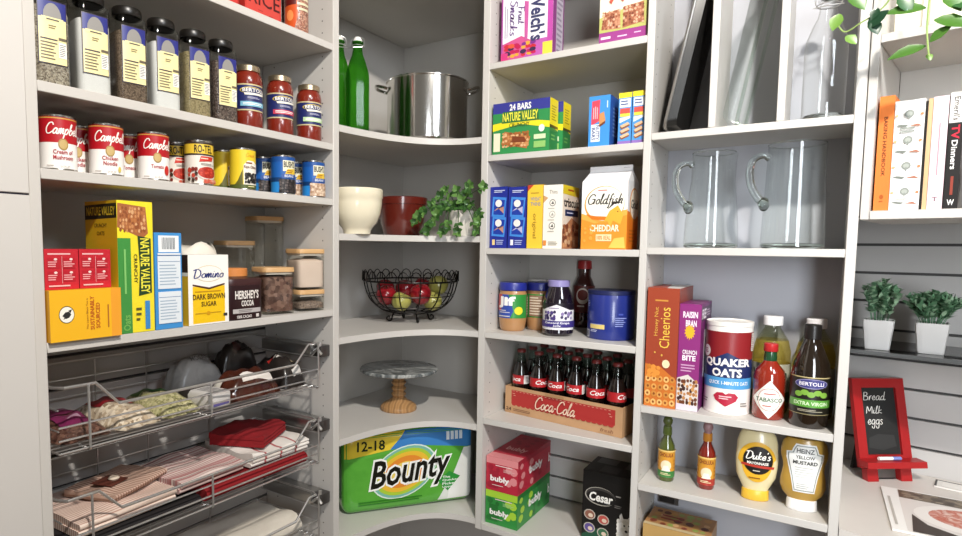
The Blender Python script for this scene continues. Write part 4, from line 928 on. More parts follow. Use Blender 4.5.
c.poly([(.46, .8), (.54, .78), (.53, .3), (.47, .27)], '#c25a9a'); c.lines(.06, .34, .14, .8, 2, '#a9a4b4', rot=90)
carton('fruit_snack_box', "white and magenta fruit snacks box on the high middle shelf, cut off by frame", 'box', W, .085, H, (cx, .03 + .0425, zi('C1')), 0, '#a04490', c, right=Cv('#86407e').rect(.3, .05, .9, .95, '#b9b0bc').lines(.35, .08, .85, .92, 12, '#8a7f92'))
cx, W, H = boxR(599, 646, 40, -30, .02, Z['C1']); H = .2
c = Cv('#ece5cc'); c.rect(0, 0, 1, .16, '#9a3f86'); c.lines(.04, .05, .3, .12, 1, '#f0dcea'); c.lines(.4, .06, .66, .1, 1, '#e0c0d8'); c.lines(.75, .08, .95, .11, 1, '#e0c0d8'); c.poly([(0, .16), (1, .16), (1, .5), (0, .36)], '#b8b86a'); c.poly([(.04, .2), (.46, .18), (.44, .44), (.12, .42)], '#b57a5c'); c.poly([(.5, .18), (.95, .22), (.93, .48), (.52, .46)], '#a86a4e'); c.blobs(.05, .19, .46, .44, 46, ['#c98f70', '#94553c', '#dcae90', '#7c4433'], .035, .025, 3); c.blobs(.5, .2, .95, .47, 50, ['#c98f70', '#94553c', '#dcae90', '#7c4433'], .035, .025, 9)
c.lines(.1, .8, .9, .9, 2, '#5a4a38'); c.text('CHEWY BARS', .14, .7, .86, .77, '#4a3f32', .01)
for q in (.25, .5, .74): c.poly([(q - .05, .56), (q, .52), (q + .06, .58), (q, .6)], '#c25a4a')
carton('snack_bar_box', 'cream snack bar box with purple foot and bar picture, high middle shelf', 'box', W, .06, H, (cx, .02 + .03, zi('C1')), 0, '#e6dfc6', c, right=Cv('#d8d0b4'))
# C2
def nv24(label, yf, xs=0):
    cx, W, H = boxR(492.5, 549, 151, 101, .012, Z['C2']); W = W; D = .062
    c = Cv('#2f8a4a'); c.poly([(0, .8), (1, .8), (1, 1), (0, 1)], '#34388c'); c.text('24 BARS', .3, .835, .68, .96, '#f0f0ea', .03)
    c.poly([(0, .46), (.5, .56), (1, .44), (1, .56), (.5, .66), (0, .6)], '#ecd92a'); c.poly([(.16, .6), (.82, .6), (.8, .82), (.18, .82)], '#2c6a36'); c.text('NATURE VALLEY', .18, .63, .8, .8, '#efe64a', .02); c.text('CRUNCHY', .3, .51, .66, .59, '#3a4a1e', .02)
    c.rect(.02, .06, .14, .42, '#e6e0c2'); c.poly([(.16, .2), (.62, .08), (.68, .3), (.22, .44)], '#b0703f'); c.blobs(.17, .12, .66, .42, 60, ['#c98d58', '#8c4c2a', '#ddb080', '#a5622f'], .035, .035, 7); c.poly([(.36, .22), (.6, .2), (.58, .3), (.36, .34)], '#7a3c20'); c.rect(.74, .08, .94, .2, '#8fbf6a'); c.rect(.74, .24, .94, .33, '#cfe0b4'); c.ell(.87, .44, .05, .07, '#e8f0e0')
    r = Cv('#2c7a40'); r.poly([(0, .5), (1, .42), (1, 1), (0, 1)], '#e9d326'); r.lines(.2, .58, .8, .88, 6, '#a8921c'); r.rect(0, .45, 1, .5, '#4a3f1c'); r.lines(.2, .2, .7, .34, 2, '#6fae5a')
    return carton('granola_bar_box', label, 'box', W, D, H, (cx + xs, yf + D / 2, zi('C2')), 0, '#2c7a40', c, right=r, top=Cv('#cdbb24'))
nv24('front green and yellow 24 BARS granola box on the middle unit', .012); nv24('second granola bar box standing right behind the 24 BARS box', .08, .014)
cx, W, H = boxR(588, 609, 146, 96, .015, Z['C2'])
c = Cv('#3f8fd6'); c.poly([(.12, .42), (.5, .5), (.52, .92), (.14, .9)], '#d9475a'); c.lines(.18, .55, .44, .86, 3, '#f0b8be', rot=90); c.rect(.12, .1, .55, .44, '#e8ecf2'); c.text('NUTTY', .34, .13, .52, .42, '#2a3f7a', .02, rot=-90); c.text('BARS', .16, .13, .32, .38, '#2a3f7a', .02, rot=-90); c.poly([(.5, .42), (.8, .5), (.72, .68), (.5, .64)], '#c98d58'); c.poly([(.5, .42), (.8, .5), (.78, .45), (.52, .38)], '#6d3a20'); c.lines(.82, .75, .92, .95, 1, '#cfe2f4', rot=90)
carton('wafer_bar_box', 'blue box with red patch and chocolate bar picture on middle shelf', 'box', W, .085, H, (cx, .015 + .0425, zi('C2')), 0, '#2c5fae', c, right=Cv('#2a55a0').lines(.3, .2, .8, .8, 8, '#6f8fc4'))
for k, (l, r_, lab) in enumerate(((617.5, 630.5, 'narrow toaster pastry box with yellow top stripe beside the blue wafer box'), (631.5, 644, 'narrow toaster pastry box with yellow top stripe against the right panel'))):
    cx, W, H = boxR(l, r_, 144 - k * 2, 93 - k * 2, .02, Z['C2'])
    if k: cx = min(cx, XC1 - W / 2 - .002)
    c = Cv('#4f93d0'); c.rect(0, .9, 1, 1, '#ecd632'); c.rect(.08, .72, .92, .88, '#e9eef4'); c.lines(.15, .75, .85, .86, 2, '#4a5a8a'); c.rect(.12, .58, .88, .7, '#d9554a'); c.rect(.12, .54, .88, .6, '#e8cf4a'); c.poly([(.1, .42), (.9, .5), (.9, .54), (.1, .52)], '#d8e6f2')
    for q in range(3): c.poly([(.15, .14 + q * .1), (.75, .2 + q * .1), (.9, .16 + q * .1), (.3, .1 + q * .1)], '#8a5636'); c.poly([(.15, .17 + q * .1), (.75, .23 + q * .1), (.9, .19 + q * .1), (.3, .13 + q * .1)], '#d9b48c')
    c.rect(0, 0, 1, .07, '#8a6ab0')
    carton('pastry_box', lab, 'box', W, .1, H, (cx, .02 + .05, zi('C2')), 0, '#4a6fb0', c, right=Cv('#4a6fb0'), group='toaster pastry boxes', top=Cv('#cdbf3a'))
# C3
for k, (l, r_, lab) in enumerate(((489.5, 506.5, 'dark blue cookie box touching the left panel of the middle unit'), (507.5, 525.5, 'dark blue cookie box between its twin and the yellow cracker box'))):
    cx, W, H = boxR(l, r_, 248, 187, .02, Z['C3'])
    c = Cv('#1f2c8c')
    for q in (.2, .52): c.poly([(.1, q), (.85, q - .02), (.95, q + .3), (.16, q + .32)], '#3f86d6'); c.poly([(.2, q + .03), (.78, q + .02), (.86, q + .26), (.26, q + .28)], '#1d3a9c'); c.ell(.5, q + .21, .19, .06, '#e8e4e0'); c.poly([(.2, q + .08), (.45, q + .14), (.8, q + .04), (.8, q + .16), (.5, q + .12)], '#b98878' if k == 0 else '#b8b4d8')
    c.lines(.22, .9, .85, .95, 2, '#cfd6ee'); c.rect(.16, .05, .32, .14, '#e6c98a' if k == 0 else '#e6e6ee'); c.lines(.4, .05, .85, .14, 3, '#aab4de')
    carton('cookie_box', lab, 'box', W, .12, H, (cx, .02 + .06, zi('C3')), 0, '#1a2478', c, right=Cv('#1a2478'), top=Cv('#2c3c9c'), group='dark blue cookie boxes')
cx, W, H = boxR(526.5, 541.8, 248, 185, .02, Z['C3'])
c = Cv('#ecc23a'); c.poly([(0, 1), (.4, 1), (0, .9)], '#b8402c'); c.lines(.2, .85, .8, .89, 1, '#b08a2a'); c.text('WHEAT', .2, .75, .86, .81, '#8a8f9c', .02); c.text('THINS', .2, .67, .86, .73, '#8a8f9c', .02); c.text('original', .32, .16, .62, .55, '#9a7420', .01, rot=-90)
carton('cracker_box', 'slim yellow cracker box reading original, between blue boxes and white box', 'box', W, .12, H, (cx, .08, zi('C3')), 0, '#e2b52e', c, top=Cv('#f0d060'))
cx, W, H = boxR(542.4, 561.5, 248, 185, .02, Z['C3']); D = .135
c = Cv('#ece6da'); c.poly([(0, .72), (.25, .8), (0, .84)], '#c99a6a'); c.script('Thin', .3, .86, .72, .92, '#5a5448', .06) if 'T' in G else c.text('Thins', .3, .86, .72, .92, '#5a5448', 0)
for q, col in ((.72, '#4a4a4a'), (.54, '#a8a49a'), (.36, '#4a4a4a')): c.ell(.48, q, .16, .055, col); c.ell(.48, q, .13, .044, '#ece6da'); c.poly([(.4, q - .02), (.56, q - .02), (.5, q + .03)], col); c.lines(.25, q - .1, .75, q - .075, 1, '#b0aa9e')
c.rect(.03, .05, .2, .13, '#d9863a'); c.lines(.3, .05, .9, .12, 3, '#b0aa9e')
r = Cv('#e6dccb'); r.poly([(0, .86), (1, .84), (1, 1), (0, 1)], '#d9c32a'); r.lines(.3, .9, .7, .96, 1, '#a04a1c'); r.text('triscuit', .06, .66, .98, .8, '#2a2622', .03); r.rect(.15, .52, .95, .62, '#22305c'); r.lines(.25, .55, .85, .59, 1, '#cfd6ee'); r.poly([(0, 0), (1, 0), (1, .4), (.55, .5), (0, .3)], '#b9805a'); r.blobs(.0, .02, 1, .4, 34, ['#cf9a6c', '#9a5f3a', '#7c4630', '#d9b48c'], .12, .05, 6)
carton('cracker_box', 'off-white cracker box with yellow flash on its side', 'box', W, D, H, (cx, .02 + D / 2, zi('C3')), 0, '#e4dccd', c, right=r, top=Cv('#d9ccb4'))
# goldfish carton: gable top
cx, W, H = boxR(580.5, 626, 249, 164, .015, Z['C3']); D = .11; Hb = H * .8; Ht = H * .93
t = thing('cracker_carton', 'orange and white gable-top cheddar cracker carton', 'carton', (cx, .015 + D / 2, zi('C3')))
OR = M('#e58a2c'); mb = MB(); x_, y_ = W / 2, D / 2
grad = Cv('#e9892a')
mb.box(-x_, x_, -y_, y_, 0, Hb, M('#e2852a')); mb.add([(-x_, -y_, Hb), (x_, -y_, Hb), (x_, y_, Hb), (-x_, y_, Hb), (-x_ + .004, -.004, Ht), (x_ - .004, -.004, Ht), (x_ - .004, .004, Ht), (-x_ + .004, .004, Ht), (-x_ + .004, -.003, H), (x_ - .004, -.003, H), (x_ - .004, .003, H), (-x_ + .004, .003, H)],
    [(0, 1, 5, 4), (1, 2, 6, 5), (2, 3, 7, 6), (3, 0, 4, 7), (4, 5, 9, 8), (5, 6, 10, 9), (6, 7, 11, 10), (7, 4, 8, 11), (8, 9, 10, 11)], M('#e2e2e4'))
c = Cv('#e9922e'); c.poly([(0, .52), (.3, .46), (1, .56), (1, 1), (0, 1)], '#eef0f0'); c.poly([(0, .45), (.3, .38), (1, .5), (1, .58), (.3, .47), (0, .53)], '#efa94a')
c.ell(.5, .66, .44, .27, '#e09a3a', 30); c.ell(.51, .67, .42, .25, '#f4efe2', 30); c.poly([(.1, .52), (.24, .44), (.6, .42), (.55, .48), (.3, .49)], '#d9741c')
c.lines(.36, .85, .66, .88, 1, '#b8402c'); c.script('Goldfish', .14, .6, .9, .82, '#2c2620', .055, .22); c.poly([(.5, .4), (.62, .56), (.8, .64), (.92, .5), (.86, .36), (.7, .42), (.64, .32), (.58, .42)], '#f0ad3a'); c.ell(.8, .55, .012, .01, '#3a2a14'); c.poly([(.58, .58), (.72, .66), (.88, .68), (.7, .7)], '#2c2620')
c.text('CHEDDAR', .2, .26, .84, .36, '#f6ead0', .03); c.rect(.34, .12, .68, .22, '#f2d9a8'); c.text('100%', .36, .14, .48, .2, '#d9741c', .02); c.text('REAL', .51, .14, .66, .2, '#d9741c', .01); c.poly([(.62, .02), (.74, .16), (.95, .18), (.98, .02)], '#f4c25a'); c.blobs(.02, .1, .3, .36, 6, ['#f0a444'], .05, .04, 2)
mb.cv(c, face_front(W, D, Hb), hs=.0001)
c = Cv('#d9761e'); c.poly([(0, .56), (1, .5), (1, 1), (0, 1)], '#d8dadc'); c.ell(.6, .66, .42, .25, '#d98c30', 26); c.ell(.62, .67, .38, .22, '#ece4d4', 26); c.text('Gold', .3, .6, .95, .74, '#2c2620', .03, .2); c.lines(.2, .1, .8, .3, 4, '#b85f18')
mb.cv(c, face_right(W, D, Hb), hs=.0001); c = Cv(); c.lines(.06, .3, .5, .6, 1, '#8a8a8c'); c.lines(.78, .3, .98, .7, 1, '#4a4a4c'); mb.cv(c, lambda u, v, h: ((u - .5) * W, -.0032 - h, Ht + v * (H - Ht)))
mb.build('carton', t, flat=True)
# C4
zc = zi('C4')
def jif(label, px, py, pb, rot):
    x, y, r = roundat(*px, Z['C4']); r = .0445; x, y = py
    t = thing('peanut_butter_jar', label, 'jar', (x, y, zc), rot, 'peanut butter jars')
    MB().lathe([(0, 0), (r * .8, 0), (r * .9, .006), (r * .97, .03), (r, .045), (r, .115), (r * .93, .127), (r * .9, .13)], ramp_mat('peanut_butter', 'noise', ['#a97a4e', '#b98a5c'], 10, .3, coat=.6), 40).build('jar', t)
    MB().lathe([(r * .95, .128), (r * 1.0, .13), (r, .15), (r * .95, .154), (0, .154)], M('#232c86', .35), 40).build('lid', t)
    c = Cv('#2f8a3a'); c.poly([(0, 0), (.52, 0), (.56, .3), (.5, 1), (0, 1)], '#2f4aa0'); c.poly([(.3, .3), (.4, .3), (.42, 1), (.3, 1)], '#b83a3a'); c.text('Jif', .36, .42, .58, .92, '#f4f2ec', .05); c.ell(.62, .32, .05, .17, '#ecd932'); c.lines(.38, .2, .52, .36, 2, '#c9c4d0'); c.lines(.36, .04, .6, .12, 1, '#d9d4c8'); c.rect(.74, .05, .92, .95, '#8a6a52'); c.lines(.75, .1, .9, .9, 7, '#d8c9b4')
    MB().cv(c, wrap(r + .0004, .042, .117), step=.03, hs=.0002).build('label', t)
xj, yj = roundat(494, 526, 332, Z['C4'])[:2]; xj = max(xj, XC0 + .05)
jif('peanut butter jar with blue lid and green and blue label, front one', (494, 526, 332), (xj, yj + .004), 0, .12)
jif('second blue-lidded peanut butter jar showing its back label, partly behind the front one', (510, 540, 329), (xj + .062, yj + .075), 0, -1.9)
x, y, r = roundat(541, 574, 337, Z['C4']); r = .046
t = thing('jelly_jar', 'dark grape jelly jar with white and purple label', 'jar', (x, y, zc), .25)
MB().lathe([(0, 0), (r * .85, 0), (r, .008), (r, .1), (r * .9, .12), (r * .66, .145), (r * .64, .15)], M('#170f1c', .1, coat=1), 40).build('jar', t)
MB().lathe([(r * .66, .148), (r * .72, .149), (r * .72, .166), (r * .68, .168), (0, .168)], M('#8f86b8', .4), 32).build('lid', t)
c = Cv('#e9e6ea'); c.poly([(0, .75), (.35, .75), (.5, .95), (.65, .75), (1, .75), (1, 1), (0, 1)], '#170f1c'); c.lines(.42, .78, .58, .84, 1, '#6a5a8a'); c.blobs(.36, .34, .5, .74, 12, ['#4a3a78', '#6a5a98', '#2f2450'], .025, .1, 2); c.blobs(.54, .38, .68, .72, 10, ['#5a4a78', '#8a7aa8', '#3f3460'], .025, .1, 5); c.rect(0, .1, 1, .34, '#3a2f7a'); c.text('Concord Grape', .38, .2, .64, .31, '#eceaf2', .02); c.text('Jelly', .47, .11, .55, .19, '#eceaf2', .02)
MB().cv(c, wrap(r + .0004, .02, .1), step=.03, hs=.0002).build('label', t)
x, y, r = roundat(571, 588, 331, Z['C4']); y += .09; x -= .02
t = thing('sauce_bottle', 'dark red sauce bottle with red cap behind the jelly jar', 'bottle', (x, y, zc), .2); r = .034
bh = on(577, 260, 'y', y).z - zc
MB().lathe([(0, 0), (r, 0), (r * 1.05, .01), (r, .06), (r * .9, .1), (r, .14), (r * .85, bh * .68), (r * .62, bh * .76), (r * .62, bh * .87)], M('#35100e', .15, coat=.8), 32).build('bottle', t)
MB().lathe([(r * .66, bh * .87), (r * .7, bh * .875), (r * .66, bh - .003), (r * .5, bh), (0, bh)], M('#a02222', .4), 28).build('cap', t)
c = Cv('#561a17'); c.ell(.5, .62, .1, .3, '#cfc4b8'); c.ell(.5, .66, .08, .2, '#6a2018'); c.lines(.42, .18, .58, .3, 1, '#d8cfc4')
MB().cv(c, wrap(r * 1.0 + .0012, .05, .14), step=.04).build('label', t)
x, y, r = roundat(585, 635, 341, Z['C4']); H = .143; r = .067; x = min(x, XC1 - r - .006)
t = thing('coffee_canister', 'large blue plastic coffee canister with dark lid', 'canister', (x, y - .0, zc), .1)
NAVY = M('#22307f', .28, coat=.3)
MB().lathe([(0, 0), (r * .98, 0), (r, .003), (r, H - .012), (r * .98, H - .01), (0, H - .01)], NAVY, 56).build('body', t)
MB().lathe([(r * 1.0, H - .012), (r * 1.025, H - .011), (r * 1.025, H - .002), (r, H), (0, H)], M('#1c2350', .4), 56).build('lid', t)
c = Cv(); c.rect(.37, .24, .49, .34, '#e0c878'); c.rect(.37, .335, .47, .35, '#7a86c8'); c.lines(.375, .16, .45, .22, 2, '#c9cfea'); c.rect(.32, .03, .36, .2, '#e6e8f0')
for k in range(5): c.rect(.324 + k * .007, .05, .327 + k * .007, .18, '#2a2f4a')
c.lines(.33, .72, .365, .86, 4, '#aeb8e4'); c.lines(.56, .3, .64, .52, 5, '#8f9bd4'); c.lines(.58, .54, .62, .62, 1, '#4a5ab8'); c.rect(.535, .3, .537, .62, '#4a58a8')
MB().cv(c, wrap(r + .0003, 0, H - .012), step=.03, hs=.0001).build('label', t)
x = .385; t = thing('syrup_jar', 'dark jar with pale lid standing behind the jelly at the back', 'jar', (on(537, 320, 'y', .27).x, .27, zc))
MB().lathe([(0, 0), (.036, 0), (.038, .004), (.038, .13), (.03, .14)], M('#1a1513', .15, coat=.6), 28).build('jar', t); MB().lathe([(.034, .14), (.034, .158), (0, .158)], M('#cfccc6', .4), 28).build('lid', t)
# C5: bottle crate
z5 = zi('C5'); P0 = on(505.5, 411, 'z', Z['C5']); P1 = on(621, 440, 'z', Z['C5'])
ang = math.atan2(P1.y - P0.y, P1.x - P0.x) * .75; CWd = (P1 - P0).length * .985; CDp = .215; CH = .088
mid = (P0 + P1) / 2; nx_, ny_ = -sin(ang), cos(ang); cc = Vector((mid.x + nx_ * CDp / 2, mid.y + ny_ * CDp / 2 + .004, z5))
t = thing('bottle_crate', 'cardboard tray with red printed panel, full of dark glass bottles', 'crate', cc, ang)
KR = ramp_mat('kraft_card', 'noise', ['#b48a62', '#c09870'], 30, .7); a_, b_ = CWd / 2, CDp / 2; w = .003
mb = MB().box(-a_, a_, -b_, b_, 0, .003, KR).box(-a_, a_, -b_, -b_ + w, .003, CH, KR).box(-a_, a_, b_ - w, b_, .003, CH, KR).box(-a_, -a_ + w, -b_ + w, b_ - w, .003, CH, KR).box(a_ - w, a_, -b_ + w, b_ - w, .003, CH, KR)
c = Cv(rough=.6); c.rect(.06, .36, .945, .88, '#a92b28')
for k in range(20): c.ell(.085 + k * .0438, .36, .0225, .07, '#a92b28', 14)
for k in range(26): c.rect(.075 + k * .033, .845, .092 + k * .033, .86, '#dba890')
c.script('Coca-Cola', .29, .36, .64, .84, '#e8cdb4', .05, .35); c.lines(.37, .4, .45, .43, 1, '#e8cdb4'); c.text('24', .02, .12, .07, .24, '#4a3020', .02); c.lines(.09, .12, .25, .22, 2, '#6a4a34'); c.script('Refresco', .84, .08, .95, .24, '#7a4a34', .05) if 'R' in G else c.text('fresh', .84, .1, .94, .22, '#7a4a34', 0, .2); c.rect(.38, .9, .54, 1, '#a88058')
for (a, b) in ((.08, .75), (.09, .68), (.9, .72), (.91, .64)): c.lines(a, b, a + .025, b + .04, 1, '#dba890')
mb.cv(c, face_front(CWd, CDp, CH)); mb.build('tray', t, flat=True)
GLN = thin_glass('#b4c4bc', .04); COKE = M('#140a08', .08, coat=1); bmesh_parts = None
def coke_parts(t):
    MB().lathe([(0, 0), (.024, 0), (.027, .004), (.0275, .05), (.0245, .07), (.026, .088), (.0272, .105), (.0255, .122), (.021, .14), (.0165, .153)], COKE, 18).lathe([(.0165, .153), (.0135, .168), (.0118, .183), (.0122, .186), (.0118, .192)], GLN, 18).build('bottle', t)
    c = Cv('#b01e24'); c.text('Coca', .37, .3, .64, .8, '#f2ece8', .02, .3); c.rect(.7, 0, 1, 1, '#e6e2dc'); c.lines(.74, .15, .95, .85, 4, '#a8a09a')
    MB().cv(c, wrap(.0277, .09, .117), step=.06, hs=.0002).build('label', t)
    MB().lathe([(.0132, .186), (.0148, .188), (.0142, .194), (.012, .1965), (0, .197)], M('#6a1c1a', .35), 18).build('crown_cap', t)
first = None; R3 = Matrix.Rotation(ang, 3, 'Z'); rowname = ('front row', 'middle row', 'back row')
ordn = ('first', 'second', 'third', 'fourth', 'fifth', 'last')
for j in range(3):
    for i in range(6):
        v = R3 @ Vector((-a_ + .036 + i * (CWd - .072) / 5, -b_ + .036 + j * (CDp - .072) / 2, 0))
        loc = (cc.x + v.x, cc.y + v.y, z5 + .0035); lab = f'dark cola bottle with red cap in the {rowname[j]} of the crate, {ordn[i]} from left'; rz = (-.5, .9, .1, -.2, .5, 1.2)[i] + (j * 1.3)
        if first is None:
            first = thing('cola_bottle', lab, 'bottle', loc, rz, 'cola bottles in the cardboard tray'); coke_parts(first); first.scale = (1, 1, 1.05)
        else: dup(first, loc, lab, rz)
# C6
z6 = zi('C6')
def bubly(label, base, dark, light, zz, nm, top=False):
    BWd, BDp, BHt = .112, .262, .1105
    def face(s):
        c = Cv(base); c.rect(0, .8, 1, 1, light); c.blobs(.6, .1, 1, .9, 5, [light], .16 * s, .16, 4); c.blobs(0, .05, .5, .8, 5, [dark], .12 * s, .12, 9); c.lines(.3, .74, .9, .79, 1, '#f0dcd8'); c.lines(.55, .6, .9, .7, 3, '#e8b8b4' if top else '#a8d890'); c.rect(.12, .1, .4, .6, dark); c.text('bubly', .14, .24, .74, .46, '#f6f2ee', .04); c.lines(.2, .16, .6, .2, 1, '#e0d8d0'); return c
    r = Cv(base); r.rect(0, .85, 1, 1, dark); r.blobs(0, .05, .5, .95, 6, [light], .09, .16, 3); r.blobs(.4, .05, 1, .6, 5, [dark], .07, .12, 8); r.rect(.5, 0, .51, 1, dark); r.text('bubly', .32, .36, .72, .66, '#f6f2ee', .04); r.text('b', .92, .36, .98, .66, '#f6f2ee', .04)
    tp = Cv(base); tp.rect(0, 0, 1, .16, light); tp.text('bubly', .2, .3, .85, .48, '#e8b4b0' if top else '#cfe8b8', .03); tp.blobs(.1, .5, .9, .95, 6, [dark], .12, .06, 5)
    carton('sparkling_water_box', label, 'box', BWd, BDp, BHt, (XC0 + .004 + BWd / 2, .022 + BDp / 2, zz), 0, base, face(1), right=r, top=tp, group='stacked sparkling water boxes')
bubly('green sparkling water box under the crimson one', '#2f8a3c', '#24702f', '#a5cf3a', z6, 'g'); bubly('crimson sparkling water box stacked on the green one', '#b5283c', '#a01f33', '#dc8a8c', z6 + .1111, 'r', True)
xl = on(582.5, 500, 'y', .1).x; W = .15; D = .14; H = zat(582.5, 469, xl, .1) - z6
BKX = M('#0f0e0e', .3)
c = Cv('#0f0e0e'); c.poly([(0, 0), (.95, 0), (.95, .1), (.6, .12), (.35, .2), (0, .06)], '#174a34'); c.ell(.36, .66, .31, .13, '#a8a49a', 26); c.ell(.37, .665, .3, .118, '#3a3836', 26); c.ell(.38, .645, .29, .1, '#151414', 26); c.text('Cesar', .14, .58, .62, .71, '#f0eee8', .03, .15)
for i, (a, b, col) in enumerate(((.05, .3, '#8a5a4a'), (.33, .27, '#b8524a'), (.05, .11, '#5a4a8a'), (.33, .08, '#3a6a4a'))): c.ell(a + .11, b + .07, .12, .075, '#b8b0a4', 12); c.ell(a + .11, b + .07, .1, .062, col, 12); c.ell(a + .13, b + .06, .05, .03, '#d9c4b0', 10)
c.poly([(.72, .1), (.72, .24), (.78, .32), (.76, .46), (.8, .5), (.84, .43), (.92, .44), (.98, .5), (1, .42), (1, .1)], '#e9e6e0'); c.blobs(.7, .1, 1, .42, 20, ['#f2efea', '#dedad2'], .06, .05, 3); c.ell(.86, .335, .018, .013, '#1a1716', 10); c.ell(.95, .345, .018, .013, '#1a1716', 10); c.ell(.9, .26, .03, .02, '#1a1716', 10); c.lines(.68, .7, .8, .74, 1, '#8a8682'); c.lines(.66, .55, .82, .6, 2, '#6a6662')
tpc = Cv('#141312'); tpc.poly([(.3, .1), (.66, .1), (.66, .5), (.3, .5)], '#3c3a3a'); tpc.rect(.1, .6, .5, .95, '#5a5858'); tpc.rect(.7, .5, .98, .9, '#5a5858')
carton('dog_food_box', 'black dog food box with white dog picture', 'box', W, D, H, (xl + W / 2, .1 + D / 2, z6), 0, BKX, c, top=tpc, right=Cv('#121111'))
# ------------------------------------------------------------------ shallow unit on the right
d1 = zi('D1')
# baking tray leaning in the first slot
def leaning_tray(name, label, cat, xb, xt, H, D, y0, thick, mat, rim_mat, glass=False, sg=-1):
    t = thing(name, label, cat, (xb, y0 + D / 2, d1)); tilt = math.atan2(xt - xb, H); L = math.hypot(xt - xb, H)
    t.rotation_euler = (0, tilt, 0)
    n = 9; R = .02
    def rr(w, h, r, m=5):
        o = []
        for cx, cy, a0 in ((w / 2 - r, h - r, 0), (-w / 2 + r, h - r, 90), (-w / 2 + r, r, 180), (w / 2 - r, r, 270)):
            for k in range(m + 1): a = rad(a0 + 90 * k / m); o.append((cx + r * cos(a), cy + r * sin(a)))
        return o
    rings = [(rr(D, L, R), 0.0), (rr(D * .99, L * .99, R), .0), (rr(D * .93, L - .024, R), sg * thick), (rr(D * .9, L - .03, R * .8), sg * thick)]
    vs = []; fs = []; m = len(rings[0][0])
    for q, (o, x) in enumerate(rings):
        oz = (L - max(p[1] for p in o)) / 2 if q else 0
        vs += [(x + .0, a, b + oz) for a, b in o]
    for q in range(3):
        for k in range(m): fs.append((q * m + k, q * m + (k + 1) % m, (q + 1) * m + (k + 1) % m, (q + 1) * m + k))
    fs.append(tuple(3 * m + k for k in range(m)))
    mb = MB().add(vs, fs, mat); o = mb.build('pan', t)
    if not glass: md = o.modifiers.new('thickness', 'SOLIDIFY'); md.thickness = .0016; md.offset = 0
    MB().tube([(0, a, b) for a, b in rings[0][0]], .0048 if glass else .004, rim_mat, 8, closed=True).build('rolled_rim', t)
    return t
NS = ramp_mat('dark_nonstick', 'noise', ['#1d1c1b', '#2a2927'], 20, .35, metal=.3)
leaning_tray('baking_tray', 'dark non-stick baking tray leaning in the first upright slot', 'baking tray', XC2 + .03, .862, .36, .18, .008, .024, NS, M('#9a9690', .3, .8), sg=1).location.z = d1 + .012
DISHG = thin_glass('#f9fbf9', .03, 1.5); DISHR = solid_glass('#dfe8e0', .02)
leaning_tray('glass_baking_dish', 'clear glass baking dish leaning in the middle upright slot', 'baking dish', .958, 1.024, .36, .16, .01, .036, DISHG, thin_glass('#eef3ef', .05, 1.5), True).location.z = d1 + .008
p_ = on(822.5, 116, 'z', Z['D1'])
R_ = .044; t = swing_bottle('glass_bottle', 'tall clear swing-top glass bottle in the third slot', (1.134, .075, d1), thin_glass('#fdfefe', .015), R_, .30, 48, 0, '#e6e6e4', 0)
MB().lathe([(0, .003), (R_ * .9, .003), (R_ * .97, .012), (R_ * .9, .016), (0, .012)], solid_glass('#f0f6f2'), 40).build('thick_base', t)
d2 = zi('D2')
def jug(label, pl, pr, yf, rtop, rbot, H):
    cy = yf + rbot; cx = on((pl + pr) / 2, 246, 'y', cy).x
    t = thing('glass_jug', label, 'jug', (cx, cy, d2), 0, 'clear glass jugs')
    th = .0022
    pr_ = [(rbot * .9, .0), (rbot, .004), (rbot * .995, .012), (rbot * .97, .06), (rtop * 1.03, H * .72), (rtop, H * .93), (rtop, H)]
    inn = [(rtop - th, H)] + [(r - th, z) for r, z in pr_[::-1][1:-2]] + [(rbot * .97 - th, .016)]
    vs = MB().lathe(pr_, thin_glass('#fafcfb', .015), 56)
    # poured lip
    for i, v in enumerate(vs.v):
        a = math.atan2(v[1], v[0]) - .5; k = max(0, cos(a)) ** 16 * max(0, (v[2] - H * .8) / (H * .2))
        vs.v[i] = (v[0] + k * .009 * cos(.5), v[1] + k * .009 * sin(.5), v[2] - k * .002)
    vs.build('glass_body', t)
    MB().tube([(rtop * cos(k * pi / 28), rtop * sin(k * pi / 28), H) for k in range(56)], .0017, solid_glass('#eef3ef'), 6, closed=True).build('rim', t)
    MB().lathe([(0, .0), (rbot * .9, 0), (rbot * .985, .005), (rbot * .98, .011), (rbot * .9, .013), (0, .010)], solid_glass('#dfe8e2'), 48).build('thick_base', t)
    ha = rad(200); P = smooth([(rtop * .98, 0, H * .87), (rtop + .012, 0, H * .9), (rtop + .034, 0, H * .86), (rtop + .042, 0, H * .74), (rtop + .036, 0, H * .6), (rtop + .02, 0, H * .49), (rtop * 1.02 + .003, 0, H * .43)], 6)
    rr = [.0095 if i < 4 else .0072 + .0035 * (i / len(P)) for i in range(len(P))]
    MB().tube([(x * cos(ha), x * sin(ha), z) for x, y, z in P], rr, solid_glass('#e6ece8'), 14, flat=.75).sphere(((rtop + .006) * cos(ha), (rtop + .006) * sin(ha), H * .43), .013, .012, .018, solid_glass('#dfe6e2'), 14, 8).build('handle', t)
    return t
jug('left clear glass jug with looped handle, slightly narrower at the rim', 683, 737, .03, .052, .0665, .249)
jug('right clear glass jug, the larger one near the right panel', 762, 821, .03, .062, .0705, .257)
d3 = zi('D3')
cx, W, H = boxR(643.5, 675, 407, 288, .012, Z['D3']); cx = max(cx, XC2 + W / 2 + .0015); D = .185
